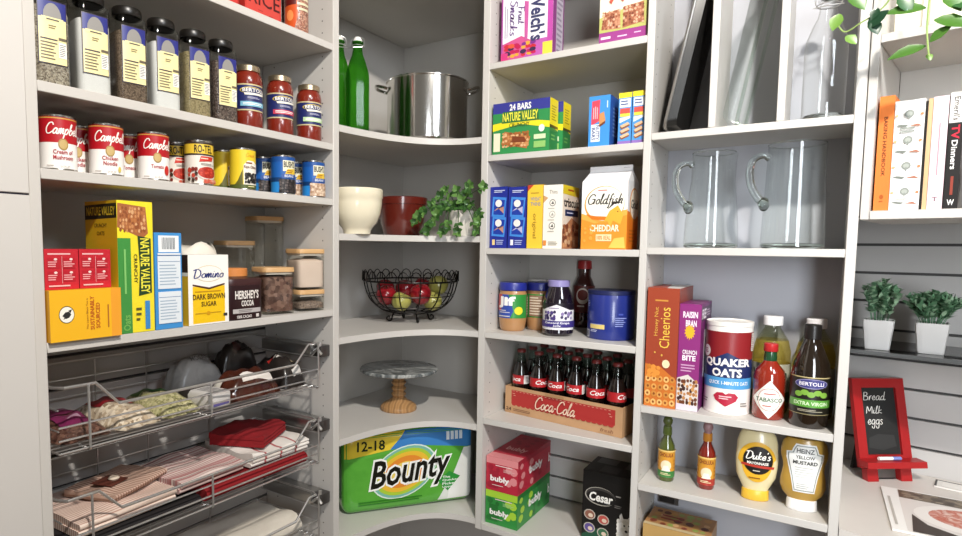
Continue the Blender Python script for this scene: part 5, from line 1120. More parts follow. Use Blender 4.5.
c = Cv('#9a3f26'); c.poly([(0, 0), (1, 0), (1, .24), (.5, .34), (0, .36)], '#c9702a'); c.lines(.25, .88, .85, .91, 1, '#c98a3a'); c.text('Cheerios', .42, .5, .74, .84, '#e8c24a', .0, rot=90); c.text('Honey Nut', .24, .6, .4, .84, '#e0b04a', -.005, rot=90)
c.rings(0.02, .01, .98, .27, 46, ['#d99a4e', '#e6b46c', '#c9853a'], .1, .03, '#8a4a1c', 4); c.blobs(.05, .24, .5, .36, 8, ['#e0903a', '#c97a2a'], .12, .03, 4); c.ell(.66, .37, .12, .035, '#e9d9b0'); c.ell(.52, .44, .03, .01, '#d9a84a', 8); c.ell(.3, .46, .03, .008, '#d9a84a', 8)
carton('cereal_box', 'maroon cereal box with oat ring picture against the divider panel', 'box', W, D, H, (cx, .012 + D / 2, d3), 0, '#8a3620', c, top=Cv('#e0dcd4').poly([(0, 0), (.6, 0), (.3, 1), (0, 1)], '#a8442a'), right=Cv('#8f3c24'))
cx2, W2, H = boxR(675.5, 697, 407, 304, .02, Z['D3']); cx2 = cx + W / 2 + W2 / 2 + .0006
c = Cv('#8a2c74'); c.text('RAISIN', .16, .87, .84, .93, '#f0e6ee', .03); c.text('BRAN', .3, .79, .8, .85, '#f0e6ee', .03)
N = 14; c.poly([(.5 + .26 * (1 if k % 2 else .7) * cos(k * pi / N * 2 / 2), .74 + .075 * (1 if k % 2 else .7) * sin(k * pi / N)) for k in range(2 * N)], '#f0b02a'); c.text('BITE', .2, .47, .82, .52, '#f4eef2', .03); c.text('CRUNCH', .2, .53, .86, .57, '#f4eef2', .02); c.lines(.15, .36, .8, .44, 3, '#c99abc')
c.poly([(0, 0), (1, 0), (1, .26), (.5, .34), (0, .3)], '#d8cfc8'); c.blobs(.02, .05, .98, .3, 44, ['#a8703f', '#6a3a24', '#c9935a', '#3f2420', '#b8804a'], .1, .026, 6); c.poly([(0, 0), (1, 0), (1, .05), (0, .06)], '#d9d0da')
r = Cv('#6a2260'); r.rect(.02, .84, .98, .97, '#4a2a4a'); r.text('FREE', .06, .86, .44, .95, '#f0e6ee', .02); r.lines(.5, .87, .9, .94, 3, '#b8a0b4'); r.rect(.3, .3, .9, .75, '#c9c0c8')
carton('cereal_box', 'purple raisin bran cereal box with star beside the oats drum', 'box', W2, .16, H, (cx2, .02 + .08, d3), 0, '#7a2868', c, right=r, top=Cv('#7a2868'))
x, y, r = roundat(701.5, 749.5, 415, Z['D3']); H = on(726, 318, 'y', y).z - Z['D3'] - .006
t = thing('oats_canister', 'round red, navy and white oats drum with white lid', 'canister', (x, y, d3), .08)
MB().lathe([(0, .001), (r * .97, .001), (r, 0), (r, .006), (r * .985, .008), (r * .985, H - .01), (0, H - .01)], M('#ece8e0', .5), 56).build('drum', t)
MB().lathe([(r * .98, H - .012), (r * 1.015, H - .011), (r * 1.015, H - .001), (r * .99, H), (r * .96, H - .003), (0, H - .004)], M('#eae6de', .4), 56).build('lid', t)
c = Cv('#f0ece4'); c.rect(0, .4, 1, .94, '#1f2c5c'); c.poly([(0, .62), (.4, .62), (.5, .7), (.6, .62), (1, .62), (1, .94), (0, .94)], '#8a2024'); c.rect(0, .27, 1, .4, '#4f9ad0'); c.text('QUAKER', .325, .52, .675, .63, '#f4f0ea', .04); c.text('OATS', .395, .41, .605, .51, '#f4f0ea', .04); c.text('QUICK 1-MINUTE OATS', .37, .31, .66, .36, '#f0f4f8', .02)
c.poly([(.5, .06)] + [(.5 + .075 * (16 * sin(a) ** 3) / 16, .15 + .085 * (13 * cos(a) - 5 * cos(2 * a) - 2 * cos(3 * a) - cos(4 * a)) / 16) for a in [k * pi / 12 for k in range(24)]][:0] + [(.57, .13), (.585, .18), (.56, .22), (.52, .225), (.5, .205), (.48, .225), (.44, .22), (.415, .18), (.43, .13)], '#b0203c'); c.lines(.455, .14, .54, .19, 2, '#f0d0d4')
c.ell(.335, .7, .038, .07, '#f0ece4'); c.lines(.315, .67, .35, .73, 3, '#8a2024'); c.rect(.68, .72, .73, .93, '#d9d4cc'); c.lines(.685, .73, .725, .92, 8, '#8a2024', fill=.3); c.lines(.3, .08, .38, .14, 2, '#8a8480'); c.lines(.6, .06, .66, .12, 2, '#8a8480')
MB().cv(c, wrap(r * .985 + .0004, .008, H - .012), step=.03, hs=.0002).build('label', t)
x, y, r = roundat(750.5, 782, 420, Z['D3']); H = .19; r = .036
t = thing('hot_sauce_bottle', 'red pepper sauce bottle with white diamond label and red cap', 'bottle', (x + .002, y - .002, d3), .12)
HOT = ramp_mat('pepper_sauce', 'noise', ['#7a1f12', '#9a2c18'], 20, .12, coat=1)
MB().lathe([(0, 0), (r * .9, 0), (r, .006), (r, .105), (r * .9, .122), (r * .5, .14), (r * .4, .146)], HOT, 36).lathe([(r * .4, .146), (r * .42, .15), (r * .38, .172), (0, .174)], M('#1f4a2c', .2, coat=.5), 24).build('bottle', t)
MB().lathe([(r * .44, .17), (r * .46, .171), (r * .44, H - .001), (r * .38, H), (0, H)], M('#b8282a', .35), 24).build('cap', t)
c = Cv(); dia = lambda s: [(.5, .5 - .5 * s), (.5 + .19 * s, .5), (.5, .5 + .5 * s), (.5 - .19 * s, .5)]
c.poly(dia(1), '#e8e4da'); c.poly(dia(.9), '#c9a9a0'); c.poly(dia(.88), '#efebe2'); c.ell(.5, .5, .115, .3, '#b8524a', 26); c.ell(.5, .5, .11, .285, '#efebe2', 26); c.text('TABASCO', .365, .44, .635, .55, '#3f6a4a', .02); c.lines(.45, .62, .56, .68, 1, '#b8524a'); c.lines(.44, .3, .55, .36, 1, '#b8524a')
MB().cv(c, wrap(r + .0004, .004, .1), step=.03, hs=.0002).build('label', t)
OIL = ramp_mat('pale_oil', 'noise', ['#b5a13c', '#c9b658'], 5, .15, coat=1)
def oilglass():
    k = ('oil',)
    if k not in _M:
        m, tt, b = new('pale_oil_bottle'); n = tt.nodes; L = tt.links
        tr = n.new('ShaderNodeBsdfTransparent'); tr.inputs['Color'].default_value = lin('#efe6b4'); b.inputs['Base Color'].default_value = lin('#c2b05a'); b.inputs['Roughness'].default_value = .1
        mx = n.new('ShaderNodeMixShader'); mx.inputs[0].default_value = .25; L.new(tr.outputs[0], mx.inputs[1]); L.new(b.outputs[0], mx.inputs[2]); L.new(mx.outputs[0], n['Material Output'].inputs['Surface']); _M[k] = m
    return _M[k]
def oil_jug(label, pl, pr, H, yc, lab):
    x = min(on((pl + pr) / 2, 400, 'y', yc).x, XD1 - .047)
    t = thing('oil_bottle', label, 'bottle', (x, yc, d3), 0, 'clear bottles of pale cooking oil'); r = .044
    MB().lathe([(0, 0), (r * .92, 0), (r, .01), (r, .08), (r * .93, .09), (r * .93, .12), (r, .135), (r, .16), (r * .85, .19)], oilglass(), 36).lathe([(r * .85, .19), (r * .6, .208), (r * .42, .222), (r * .42, .232)], thin_glass('#e6e8d8', .03), 36).build('bottle', t)
    MB().lathe([(r * .5, .228), (r * .52, .229), (r * .52, .25), (r * .48, .252), (0, .252)], M('#eeeceb', .4), 28).build('cap', t)
    c = Cv('#d8d8c4'); c.poly([(0, 0), (1, 0), (1, .3), (0, .2)], '#6a8a4a'); c.text('Wesson', .34, .6, .66, .86, '#2a4a34', .03, .1) if lab == 'v' else c.lines(.36, .5, .64, .8, 3, '#4a6a44'); c.lines(.4, .36, .6, .5, 2, '#5a7a4a'); c.rect(.38, .04, .62, .28, '#4f7a3a')
    MB().cv(c, wrap(r * 1.0 + .0006, .03, .13), step=.03, hs=.0002).build('label', t)
oil_jug('pale oil bottle with white cap behind the diamond labelled pepper sauce', 752, 786, .25, .1605, 'v')
oil_jug('pale oil bottle with white cap behind the olive oil bottle', 798, 830, .25, .1605, 'w')
x, y, r = roundat(787.5, 827, 429, Z['D3']); r = .041; H = .247
t = thing('olive_oil_bottle', 'dark olive oil bottle with green olive label', 'bottle', (min(x, XD1 - r - .006), y, d3), .1)
DK = M('#1d140c', .1, coat=1)
MB().lathe([(0, 0), (r * .92, 0), (r, .008), (r, .13), (r * .93, .155), (r * .55, .195), (r * .38, .212), (r * .38, .228)], DK, 40).build('bottle', t)
MB().lathe([(r * .42, .212), (r * .44, .213), (r * .44, H - .002), (r * .4, H), (0, H)], M('#191614', .35), 28).build('cap', t)
c = Cv('#1d1a12'); c.rect(0, .97, 1, 1, '#b8a878'); c.rect(0, 0, 1, .02, '#8a7f5a'); c.ell(.5, .82, .14, .13, '#8f8ab0'); c.ell(.5, .82, .13, .11, '#3a3a78'); c.text('BERTOLLI', .4, .77, .6, .87, '#e8e4ea', .02); c.rect(.3, .2, .7, .4, '#5a9a3a'); c.text('EXTRA VIRGIN', .36, .25, .64, .35, '#d8ecc4', .02)
for k in range(5): c.ell(.4 + k * .05, .54 + (k % 2) * .05, .033, .075, '#7aa83f', 12)
c.lines(.4, .08, .6, .15, 2, '#a8a08a')
MB().cv(c, wrap(r + .0004, .034, .125), step=.03, hs=.0002).build('label', t)
d4 = zi('D4')
def hot(label, px, liq, capcol, band):
    x, y, r = roundat(*px, Z['D4']); r = .0215
    t = thing('hot_sauce_bottle', label, 'bottle', (x, y, d4), .15, 'small hot sauce bottles with round caps')
    MB().lathe([(0, 0), (r * .92, 0), (r, .005), (r, .085), (r * .95, .1), (r * .5, .122), (r * .45, .14)], liq, 30).build('bottle', t)
    MB().lathe([(r * .5, .128), (r * .56, .13), (r * .52, .15), (0, .15)], M(band, .4), 22).build('neck_band', t)
    MB().sphere((0, 0, .166), .0125, .0125, .0155, capcol, 18, 12).lathe([(.009, .148), (.009, .156), (0, .156)], capcol, 16).build('round_cap', t)
    c = Cv('#cf9230'); c.rect(0, .0, 1, .24, '#3a7a3a' if band.startswith('#5') else '#a8352a'); c.text('CHOLULA', .36, .76, .64, .9, '#7a2a1c', .03); c.ell(.5, .44, .1, .2, '#e8d8b4'); c.poly([(.42, .24), (.46, .44), (.54, .44), (.59, .24)], '#f2ead8'); c.lines(.4, .08, .6, .18, 2, '#f0e0b0'); c.rect(0, .95, 1, 1, '#e8c878'); c.lines(.3, .3, .36, .7, 3, '#b87a24'); c.lines(.64, .3, .7, .7, 3, '#b87a24')
    MB().cv(c, wrap(r + .0004, .012, .088), step=.04, hs=.0002).build('label', t)
hot('small green hot sauce bottle with round wooden cap', (657, 674, 482), M('#4a5320', .12, coat=1), ramp_mat('green_wood_ball', 'noise', ['#3f4a20', '#5a6430'], 20, .4), '#5a6a2c')
hot('small red hot sauce bottle with round wooden cap', (696.5, 714, 490), M('#7a2014', .12, coat=1), ramp_mat('mauve_wood_ball', 'noise', ['#8a6a6c', '#a88488'], 20, .4), '#c9842e')
def squeeze(name, label, px, yc, prof, sx, sy, body, capc, caph, cv_, z0, z1, hw):
    x, y, r = roundat(*px, Z['D4']); t = thing(name, label, 'bottle', (x, yc, d4), .12, None)
    MB().lathe(prof, body, 44, sx=sx, sy=sy).build('bottle', t)
    MB().lathe([(0, 0), (.62, 0), (.66, .002), (.64, caph - .002), (.6, caph), (0, caph)], capc, 36, sx=sx, sy=sy * 1.25).build('flip_cap', t)
    def rad_at(z):
        for (r0, a), (r1, b) in zip(prof, prof[1:]):
            if a <= z <= b and b > a: return r0 + (r1 - r0) * (z - a) / (b - a)
        return 1
    def fn(u, v, h):
        z = z0 + v * (z1 - z0); R = rad_at(z); X = (u - .5) * hw; q = max(0, 1 - (X / (sx * R)) ** 2)
        return (X, -sy * R * math.sqrt(q) - h - .001, z)
    MB().cv(cv_, fn, step=.06, hs=.0002, vstep=.06).build('label', t)
c = Cv(); c.poly([(.5 + .5 * cos(k * pi / 16) * (1 if sin(k * pi / 16) > 0 else .8), .5 + .5 * sin(k * pi / 16)) for k in range(32)], '#eab32e'); c.ell(.52, .55, .41, .36, '#cfa02a', 30); c.ell(.52, .55, .39, .345, '#161210', 30); c.script("Duke's", .2, .56, .86, .78, '#f2efe6', .06, .2); c.text('MAYONNAISE', .24, .45, .8, .52, '#f2efe6', .03); c.poly([(.08, .4), (.94, .36), (.96, .42), (.1, .46)][:4], '#b8382a'); c.lines(.4, .27, .64, .32, 1, '#d8d0c0'); c.lines(.3, .08, .64, .14, 1, '#8a5a1c')
prof_d = [(.58, .024), (.62, .03), (.74, .042), (.93, .062), (.98, .085), (1.0, .105), (.97, .13), (.95, .15), (.86, .168), (.7, .18), (.0, .183)]
squeeze('mayonnaise_bottle', "upside-down mayonnaise squeeze bottle with yellow cap", (736, 775, 500), .075, prof_d, .0485, .026, ramp_mat('mayonnaise', 'noise', ['#ded0a0', '#e6dab0'], 8, .3, coat=.4), M('#e2b53a', .35), .026, c, .05, .155, .086)
c = Cv(); key = [(.22, 0), (.8, 0), (.8, .04), (.86, .3), (1, .7), (1, .82), (.86, .84), (.84, .9), (.78, 1), (.24, 1), (.16, .9), (.14, .84), (0, .82), (0, .7), (.14, .3)]
c.poly(key, '#e9e9e6'); c.poly([(.5 + (a - .5) * .92, .5 + (b - .5) * .94) for a, b in key], '#8a8f8c'); c.poly([(.5 + (a - .5) * .86, .5 + (b - .5) * .9) for a, b in key], '#ecece8'); c.text('HEINZ', .26, .82, .74, .91, '#3a3c3a', .02); c.text('YELLOW', .24, .7, .76, .77, '#3a3c3a', .02); c.text('MUSTARD', .18, .58, .84, .66, '#3a3c3a', .03); c.lines(.24, .3, .74, .54, 5, '#b8b8b4', fill=.25); c.lines(.3, .08, .7, .2, 3, '#a8a8a4', fill=.3)
prof_h = [(.6, .026), (.66, .03), (.86, .042), (.97, .06), (.94, .08), (.87, .1), (.88, .115), (.98, .135), (.99, .15), (.92, .168), (.76, .18), (0, .183)]
squeeze('mustard_bottle', 'upside-down yellow mustard bottle with white cap', (780, 822, 511), .07, prof_h, .0505, .027, ramp_mat('mustard', 'noise', ['#b08a38', '#bd9644'], 8, .3, coat=.4), M('#e8e6e4', .35), .028, c, .05, .17, .078)
xb0 = XC2 + .012
c = Cv('#b8945a'); c.lines(.1, .3, .5, .6, 2, '#7a2a1c'); c.ell(.7, .5, .2, .3, '#8a4a2a')
tp = Cv('#a87a4a'); tp.blobs(.05, .1, .95, .95, 30, ['#c9a070', '#7a3a24', '#b8863f', '#5a2a1c', '#8a9a4a'], .08, .12, 3); tp.rect(0, 0, 1, .12, '#c9b48a'); tp.lines(.2, .4, .6, .7, 2, '#8a2020')
carton('food_box', 'brown box with food picture at the frame bottom, below the hot sauces', 'box', .17, .13, .138, (xb0 + .085, .03 + .065, zi('D5')), 0, '#a8804f', c, top=tp)
# ------------------------------------------------------------------ desk bay
zb = EB + .0005
def book(name, label, w, D, H, lx, col, spine, rot=-90, pages='#e9e3d6'):
    t = thing(name, label, 'book', ept(lx + w / 2, .012 + D / 2, zb), EA, 'cookbooks on the right shelf')
    mb = MB().box(-w / 2, w / 2, -D / 2, -D / 2 + .003, 0, H, col).box(-w / 2, -w / 2 + .0025, -D / 2 + .003, D / 2, 0, H, col).box(w / 2 - .0025, w / 2, -D / 2 + .003, D / 2, 0, H, col)
    mb.cv(spine, face_front(w, D, H)); mb.build('cover', t, flat=True)
    MB().box(-w / 2 + .0027, w / 2 - .0027, -D / 2 + .0035, D / 2 - .004, .004, H - .004, M(pages, .8)).build('pages', t, flat=True)
def bw(pl, pr): return pl, pr
def bpx(px, py=205):   # local x along the bookcase front
    p = on(px, py, 'y', .0); v = Matrix.Rotation(-EA, 3, 'Z') @ (Vector((p.x, p.y, 0)) - E0); return v.x
hb = lambda py: on(905, py, 'y', 0).z - EB
x0, x1, x2, x2b, x3, x4, x5 = .0225, bpx(888.5), bpx(919.5), bpx(922), bpx(927), bpx(935), bpx(949)
c = Cv('#e27a36'); c.text('BAKING HANDBOOK', .36, .3, .62, .82, '#4a2414', .02, rot=-90); c.ell(.5, .12, .14, .02, '#a8541f'); c.lines(.35, .07, .65, .09, 1, '#a8541f')
book('cookbook', 'orange book reading BAKING HANDBOOK at the left end', x1 - x0 - .001, .2, hb(94), x0, M('#e27a36', .5), c)
c = Cv('#f1efea')
for k in range(4):
    q = .1 + k * .235; c.ell(.5, q + .07, .16, .036, '#8a8f88', 14); c.ell(.5, q + .07, .1, .02, '#a8aca4', 10); c.rect(.48, q + .02, .52, q + .06, '#8a8f88'); c.poly([(.05, q - .03), (.4, q - .05), (.5, q - .03), (.2, q - .02)], '#7a7f78'); c.poly([(.5, q - .04), (.95, q - .05), (.8, q - .025)], '#a8705a'); c.ell(.08, q + .06, .06, .012, '#d9a87a', 8); c.ell(.92, q + .06, .06, .012, '#c9845a', 8)
c.lines(.2, .7, .8, .76, 2, '#8a8f88'); c.lines(.25, .09, .75, .11, 1, '#8a8f88')
book('cookbook', 'thick white book with grey tree pattern on the spine', x2 - x1 - .001, .2, hb(101), x1, M('#f1efea', .5), c)
book('cookbook', 'very thin black book between white and tan spines', x2b - x2 - .0005, .19, hb(104), x2, M('#1c1614', .5), Cv('#1c1614'))
book('cookbook', 'slim tan book beside the pink one', x3 - x2b - .0008, .19, hb(102), x2b, M('#c9a67c', .6), Cv('#cdaa80'))
c = Cv('#e9cdd2'); c.lines(.4, .3, .6, .9, 1, '#b88a94', rot=90); c.text('T', .3, .07, .7, .11, '#7a5a64', .02)
book('cookbook', 'pale pink book beside the black television dinners book', bpx(943) - x3 - .001, .19, hb(101), x3, M('#e9cdd2', .5), c)
c = Cv('#1b1817'); c.rect(0, .74, 1, 1, '#d8d4ce'); c.text("Emeril's", .28, .76, .72, .96, '#2a2624', .01, rot=-90); c.text('TV', .22, .6, .78, .72, '#c9243a', .03, rot=-90); c.text('Dinners', .28, .34, .7, .59, '#eceae6', .02, rot=-90); c.rect(.4, .12, .6, .28, '#8a3a2c'); c.text('W', .25, .03, .75, .08, '#eceae6', .02)
book('cookbook', "black book reading TV Dinners with pale top on its spine", bpx(958) - bpx(943.5), .2, hb(99), bpx(943.5), M('#1b1817', .5), c)
lx = bpx(968, 190) + .045; e = ept(lx, .07, zb + .05)
t = tag(MB().lathe([(0, -.048), (.03, -.045), (.05, -.01), (.052, .015), (.04, .04), (.015, .046), (0, .042)], APR, 28).build('red_ornament', None, e), 'round dark red object beside the black book at the frame edge', 'ornament'); t.location.z = zb + .0485
for k, (lx, w, h, col, lab) in enumerate(((.03, .045, .16, '#e8e2cf', 'cream canister on the upper right shelf behind the leaves, left one'), (.09, .06, .14, '#dfd8c0', 'pale yellow canister on the upper right shelf behind the leaves, right one'))):
    t = thing('canister', lab, 'canister', ept(lx + w / 2, .09, ET + .0005), EA, 'canisters on the upper right shelf')
    MB().box(-w / 2, w / 2, -w / 2, w / 2, 0, h - .012, M(col, .5), .006).build('body', t); MB().box(-w / 2 + .001, w / 2 - .001, -w / 2 + .001, w / 2 - .001, h - .0118, h, M('#d0c7a8', .5), .004).build('lid', t)
# glass shelf on the slatwall with two plants
SZ = 1.338
t = thing('glass_shelf', 'smoky glass shelf on the grey slatwall under two potted plants', 'shelf', ept(0, 0, SZ), EA)
MB().prism([(-.05, .30), (.62, .30), (.62, .577), (-.1, .577)], -.008, 0, thin_glass('#8a8c8e', .05)).build('glass_pane', t)
MB().box(-.05, .62, .2985, .2998, -.009, .001, M('#4d4f50', .25)).build('front_edge', t); MB().box(.02, .03, .5, .578, -.022, -.0085, CHROME).build('bracket', t)
POTW = M('#efece8', .4); LG = [ramp_mat('sage_leaf_%d' % i, 'noise', q, 30, .55) for i, q in enumerate((['#5f8a66', '#7aa880'], ['#9cc09c', '#b4d2b0'], ['#4a7454', '#5f8a66']))]
def potted(label, pl, pr, lyc, htop, nst, seed, spread, bush_):
    p = on((pl + pr) / 2, 340, 'y', .36); v = Matrix.Rotation(-EA, 3, 'Z') @ (Vector((p.x, p.y, 0)) - E0)
    e = ept(v.x, v.y, SZ + .0005); w = .0345
    t = thing('potted_plant', label, 'plant', e, EA + .1, 'potted plants on the glass shelf'); rnd = random.Random(seed)
    MB().lathe([(0, 0), (.76, 0), (.8, .002), (.93, .05), (.955, .052), (1, .078), (.96, .08), (.9, .076), (.88, .066), (0, .066)], POTW, 40, sq=9, sx=w, sy=w).build('square_pot', t)
    MB().lathe([(.86, .0665), (.5, .069), (0, .07)], M('#3a2f26', .9), 20, sq=9, sx=w * .95, sy=w * .95).build('soil', t)
    mb = MB(); sm = MB()
    for k in range(nst):
        a = rnd.uniform(0, 6.28); rr = math.sqrt(rnd.random()); h = htop * (1 - .45 * rr * rnd.uniform(.6, 1)); ex = Vector((cos(a) * spread * rr, sin(a) * spread * rr * .8, .07 + h)); b = Vector((cos(a) * .02 * rr, sin(a) * .02 * rr, .068))
        P = [Vector(q) for q in smooth([tuple(b), tuple((b + ex) / 2 + Vector((0, 0, .01))), tuple(ex)], 5)]
        sm.tube(P, .0011, LG[2], 4)
        for i in range(3, len(P)):
            for q in range(3 if bush_ else 3):
                an = rnd.uniform(0, 6.28); leaf(mb, P[i], (cos(an), sin(an), rnd.uniform(.6, 1.6)), (cos(an), sin(an), 1.5), rnd.uniform(.014, .022) * (1.25 if bush_ else 1), rnd.uniform(.0045, .007), LG[rnd.choice((0, 0, 1, 2) if bush_ else (0, 1, 1, 2))])
    sm.build('stem', t); mb.build('foliage', t, ang=80)
potted('small plant with upright tapering sprigs in white square pot, left on glass shelf', 861, 894, .4, .118, 24, 5, .046, False)
potted('small bushy plant in white square pot, right on glass shelf', 911, 951, .4, .085, 42, 9, .058, True)
# chalkboard easel
zd = DZ + .0005
pa = on(866, 477, 'z', DZ); pb = on(911, 473, 'z', DZ); dirb = (Vector((pb.x, pb.y)) - Vector((pa.x, pa.y)))
ab = math.atan2(dirb.y, dirb.x) * .8; ctr = Vector(((pa.x + pb.x) / 2 - .012, (pa.y + pb.y) / 2 - .045, zd))
t = thing('chalkboard_easel', 'red framed chalkboard easel listing Bread, Milk, eggs', 'chalkboard', ctr, ab)
RED = ramp_mat('red_painted_wood', 'noise', ['#9c1a1c', '#a82022'], 12, .35, coat=.2)
bwid, bht, tl = .155, .285, rad(13)
def lean(x, h, d=0): return (x, h * sin(tl) - d * cos(tl), h * cos(tl) + d * sin(tl) * 0 + .0)
def slab(mb, x0, x1, h0, h1, d0, d1, mat):
    vs = [lean(x, h, d) for x in (x0, x1) for h in (h0, h1) for d in (d0, d1)]
    return mb.add(vs, [(0, 1, 3, 2), (4, 6, 7, 5), (0, 4, 5, 1), (2, 3, 7, 6), (0, 2, 6, 4), (1, 5, 7, 3)], mat)
b2 = bwid / 2; fwid = .026
mb = MB(); slab(mb, -b2, -b2 + fwid, .035, bht, 0, .014, RED); slab(mb, b2 - fwid, b2, .035, bht, 0, .014, RED); slab(mb, -b2 + fwid, b2 - fwid, bht - fwid, bht, 0, .014, RED); slab(mb, -b2 + fwid, b2 - fwid, .035, .07, 0, .014, RED); mb.build('frame', t, flat=True)
c = Cv('#1c1c1b', .8); c.script('Bread', .08, .8, .74, .93, '#dcdad4', .035, .1); c.script('Milk', .12, .6, .58, .72, '#dcdad4', .035, .1); c.script('eggs', .14, .38, .58, .52, '#dcdad4', .035, .1); c.poly([(.1, .1), (.5, .06), (.9, .12), (.86, .28), (.4, .3), (.12, .24)], '#2c2c2b')
iw = bwid - 2 * fwid; mb = MB(); slab(mb, -b2 + fwid, b2 - fwid, .07, bht - fwid, .002, .006, M('#1c1c1b', .85))
mb.cv(c, lambda u, v, h: lean((u - .5) * iw, .07 + v * (bht - fwid - .07), .0065 + h)); mb.build('slate', t, flat=True)
mb = MB(); slab(mb, -b2 - .006, b2 + .012, .045, .062, .0145, .05, RED); mb.build('chalk_ledge', t, flat=True)
for s in (-1, 1):
    mb = MB(); slab(mb, s * (b2 - .028) - .016, s * (b2 - .028) + .016, 0, .0345, -.0, .02, RED); mb.build('foot', t, flat=True)
MB().box(-.035, .035, .0, .006, 0, .001, M('#1a1615')).add([(-.03, .085, 0), (.03, .085, 0), (.03, .092, 0), (-.03, .092, 0), (-.02, .062, .25), (.02, .062, .25), (.02, .066, .25), (-.02, .066, .25)], [(0, 1, 2, 3), (4, 5, 6, 7), (0, 1, 5, 4), (1, 2, 6, 5), (2, 3, 7, 6), (3, 0, 4, 7)], M('#1a1615', .6)).build('rear_strut', t, flat=True)
q = lean(-.01, .0625, .035); v = Matrix.Rotation(ab, 3, 'Z') @ Vector((q[0], q[1], 0))
ch = thing('chalk', 'white and blue chalk stick lying on the red ledge', 'chalk', (ctr.x + v.x, ctr.y + v.y, zd + lean(0, .0625, .035)[2] + .0055), ab)
MB().tube([(-.03, 0, 0), (.01, 0, 0)], .005, M('#f0eeea', .7), 12).build('white_end', ch); MB().tube([(.0102, 0, 0), (.034, 0, 0)], .0052, M('#7a86c4', .6), 12).build('blue_end', ch)
# magazines
def mag(name, label, c0, w, d, rz, cvs, z, th=.006):
    t = thing(name, label, 'magazine', (c0[0], c0[1], z), rz)
    MB().box(0, w, 0, d, 0, th - .0008, M('#e4e0da', .6), .001).build('pages', t); MB().box(0, w, 0, d, th - .0007, th, M('#ece8e2', .35)).cv(cvs, lambda u, v, h: (u * w, v * d, th + h)).build('cover', t, flat=True)
FOOD = ramp_mat('shrimp_dish_print', 'noise', ['#c98a6a', '#e8d8cc', '#b8583f', '#e9ddd2', '#d99a7a'], 38, .35, distort=1)
c = Cv('#ece9e4'); c.poly([(.12, .02), (1, .02), (1, .96), (.14, .98)], '#d9d2cc'); c.poly([(.14, .78), (1, .76), (1, .98), (.15, .98)], '#5f5346'); c.blobs(.16, .78, .98, .97, 40, ['#7a6c5a', '#4a4036', '#8f8270'], .06, .03, 4); c.ell(.72, .46, .5, .3, '#e6e0da', 30); c.ell(.74, .48, .4, .22, FOOD, 26); c.poly([(.16, .02), (.7, .02), (.3, .22), (.2, .4)], '#3f3630'); c.lines(.02, .1, .07, .9, 1, '#b8b2aa', rot=90)
pm = on(892, 531, 'z', DZ); pm2 = on(880.5, 488, 'z', DZ)
mag('magazine', 'open magazine with a shrimp dish photo on the desk front', (pm.x, pm.y), .24, (pm2 - pm).length, math.atan2(pm2.y - pm.y, pm2.x - pm.x) - pi / 2, c, zd)
c = Cv('#dcd8d2'); c.rect(0, .9, 1, 1, '#2a2624'); c.rect(0, 0, .03, 1, '#2a2624'); c.poly([(.1, .1), (1, .1), (1, .8), (.1, .8)], '#e8e4de')
pm = on(931, 484.5, 'z', DZ); mag('magazine', 'pale booklet with dark border lying behind the shrimp dish magazine', (pm.x + .004, pm.y - .02), .16, .06, EA + .02, c, zd, .005)
# trailing vine from a pot on the top shelf
pt = ept(.15, .07, 2.4495)
t = thing('trailing_vine', 'green pothos vine hanging from above at the top right', 'plant', pt, 0)
MB().lathe([(0, 0), (.04, 0), (.055, .09), (.058, .1), (.052, .1), (.048, .085), (0, .085)], M('#d9d4cc', .5), 32).build('pot', t)
mb = MB(); sm = MB(); VL = [ramp_mat('pothos_leaf_%d' % i, 'noise', q, 25, .35, coat=.25) for i, q in enumerate((['#335a1c', '#4a732a'], ['#204722', '#2f5c2b'], ['#587e2e', '#739644'], ['#12301f', '#1f4429']))]
O = Vector(pt)
def vine(px, yy): return [tuple(on(a, b, 'y', y) - O) for (a, b), y in zip(px, yy)]
S1 = [(-.01, -.03, .09), (-.02, -.09, .06)] + vine([(905, -60), (893, -8), (878, 12), (862, 22), (845, 32), (836, 22)], [-.12, -.11, -.1, -.1, -.09, -.09])
S2 = [(.01, -.03, .09), (.03, -.09, .06)] + vine([(932, -60), (930, -10), (928, 12), (927, 30), (928, 48), (929, 56)], [-.12] * 6)
for S in (S1, S2): sm.tube(smooth(S, 6), .0016, ramp_mat('vine_stem', 'noise', ['#7f9a52', '#9ab068'], 20, .5), 6)
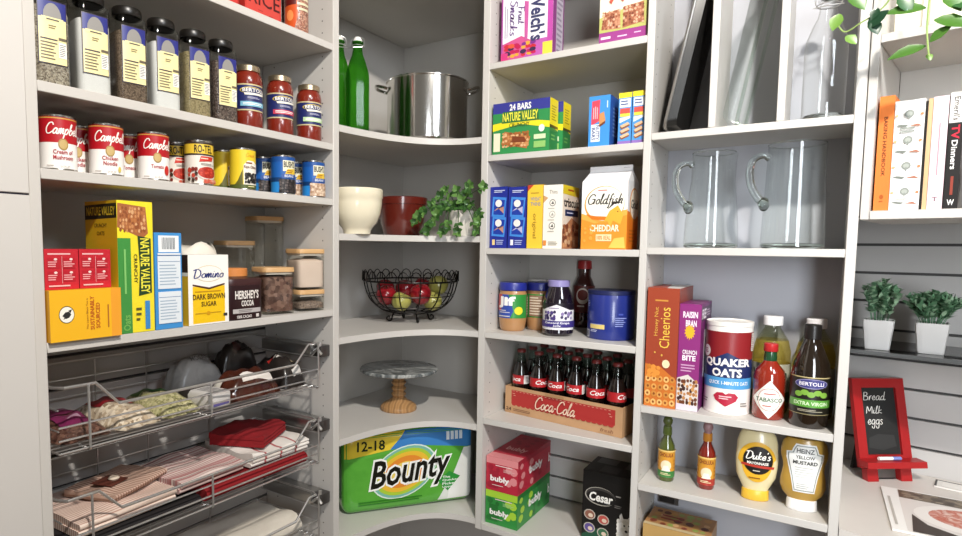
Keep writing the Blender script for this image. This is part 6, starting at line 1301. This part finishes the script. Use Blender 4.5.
for (px, py, dx, dy, L, W, m) in ((840, 14, -10, 20, .035, .013, 2), (846, 36, 14, 9, .028, .011, 2), (850, -8, 14, 14, .05, .017, 0), (868, 28, 16, -16, .042, .015, 3), (872, 22, 8, 14, .03, .012, 3), (878, 8, -12, 20, .025, .009, 3),
        (926, 8, -36, 2, .065, .016, 0), (926, 46, -36, 10, .062, .0135, 0), (930, 42, 16, -14, .04, .011, 0), (934, 20, 30, 2, .06, .017, 0), (950, 4, 22, -2, .05, .018, 1), (928, 54, 4, 8, .016, .006, 2), (900, -6, 12, 18, .045, .015, 1), (944, -8, 18, 16, .05, .017, 0)):
    p = on(px, py, 'y', -.11); e = on(px + dx, py + dy, 'y', -.12); d = e - p
    leaf(mb, p - O, d, (0, -.8, .5), L, W, VL[m], .15)
sm.build('stem', t); mb.build('leaves', t, ang=80)
# ------------------------------------------------------------------ light
w = bpy.data.worlds.new('room_light'); SC.world = w; w.use_nodes = True
bg = w.node_tree.nodes['Background']; bg.inputs['Color'].default_value = (1, .93, .82, 1); bg.inputs['Strength'].default_value = .13
def light(name, typ, loc, energy, col, size, target=None, sizey=None):
    l = bpy.data.lights.new(name, typ); o = bpy.data.objects.new(name, l); COL.objects.link(o); o.location = loc; l.energy = energy; l.color = col
    if typ == 'AREA':
        l.size = size
        if sizey: l.shape = 'RECTANGLE'; l.size_y = sizey
    else: l.shadow_soft_size = size
    if target: o.rotation_euler = (Vector(target) - Vector(loc)).to_track_quat('-Z', 'Y').to_euler()
    return o
light('ceiling_lamp', 'POINT', (1.6, -1.5, 3.1), 160, (1, .945, .87), .06)
light('cool_fill', 'AREA', (2.35, -1.3, 2.72), 14, (.84, .91, 1), .5, (.95, .1, 1.6), .5)  # added cool fill from the upper right, no actual ceiling fixture
light('front_fill', 'AREA', (2.2, -2.7, 1.75), 9, (.9, .95, 1), .6, (1.3, .3, 1.4), 1.7).data.spread = rad(75)  # added fill for glass highlights and the desk bay, not an actual window
SC.view_settings.view_transform = 'Standard'; SC.view_settings.look = 'None'; SC.view_settings.gamma = 1; SC.view_settings.use_curve_mapping = False
SC.view_settings.exposure = .55
SC.cycles.use_denoising = True; SC.cycles.max_bounces = 10; SC.cycles.transparent_max_bounces = 24; SC.cycles.transmission_bounces = 8
SC.cycles.caustics_reflective = False; SC.cycles.caustics_refractive = False; SC.cycles.sample_clamp_indirect = 6
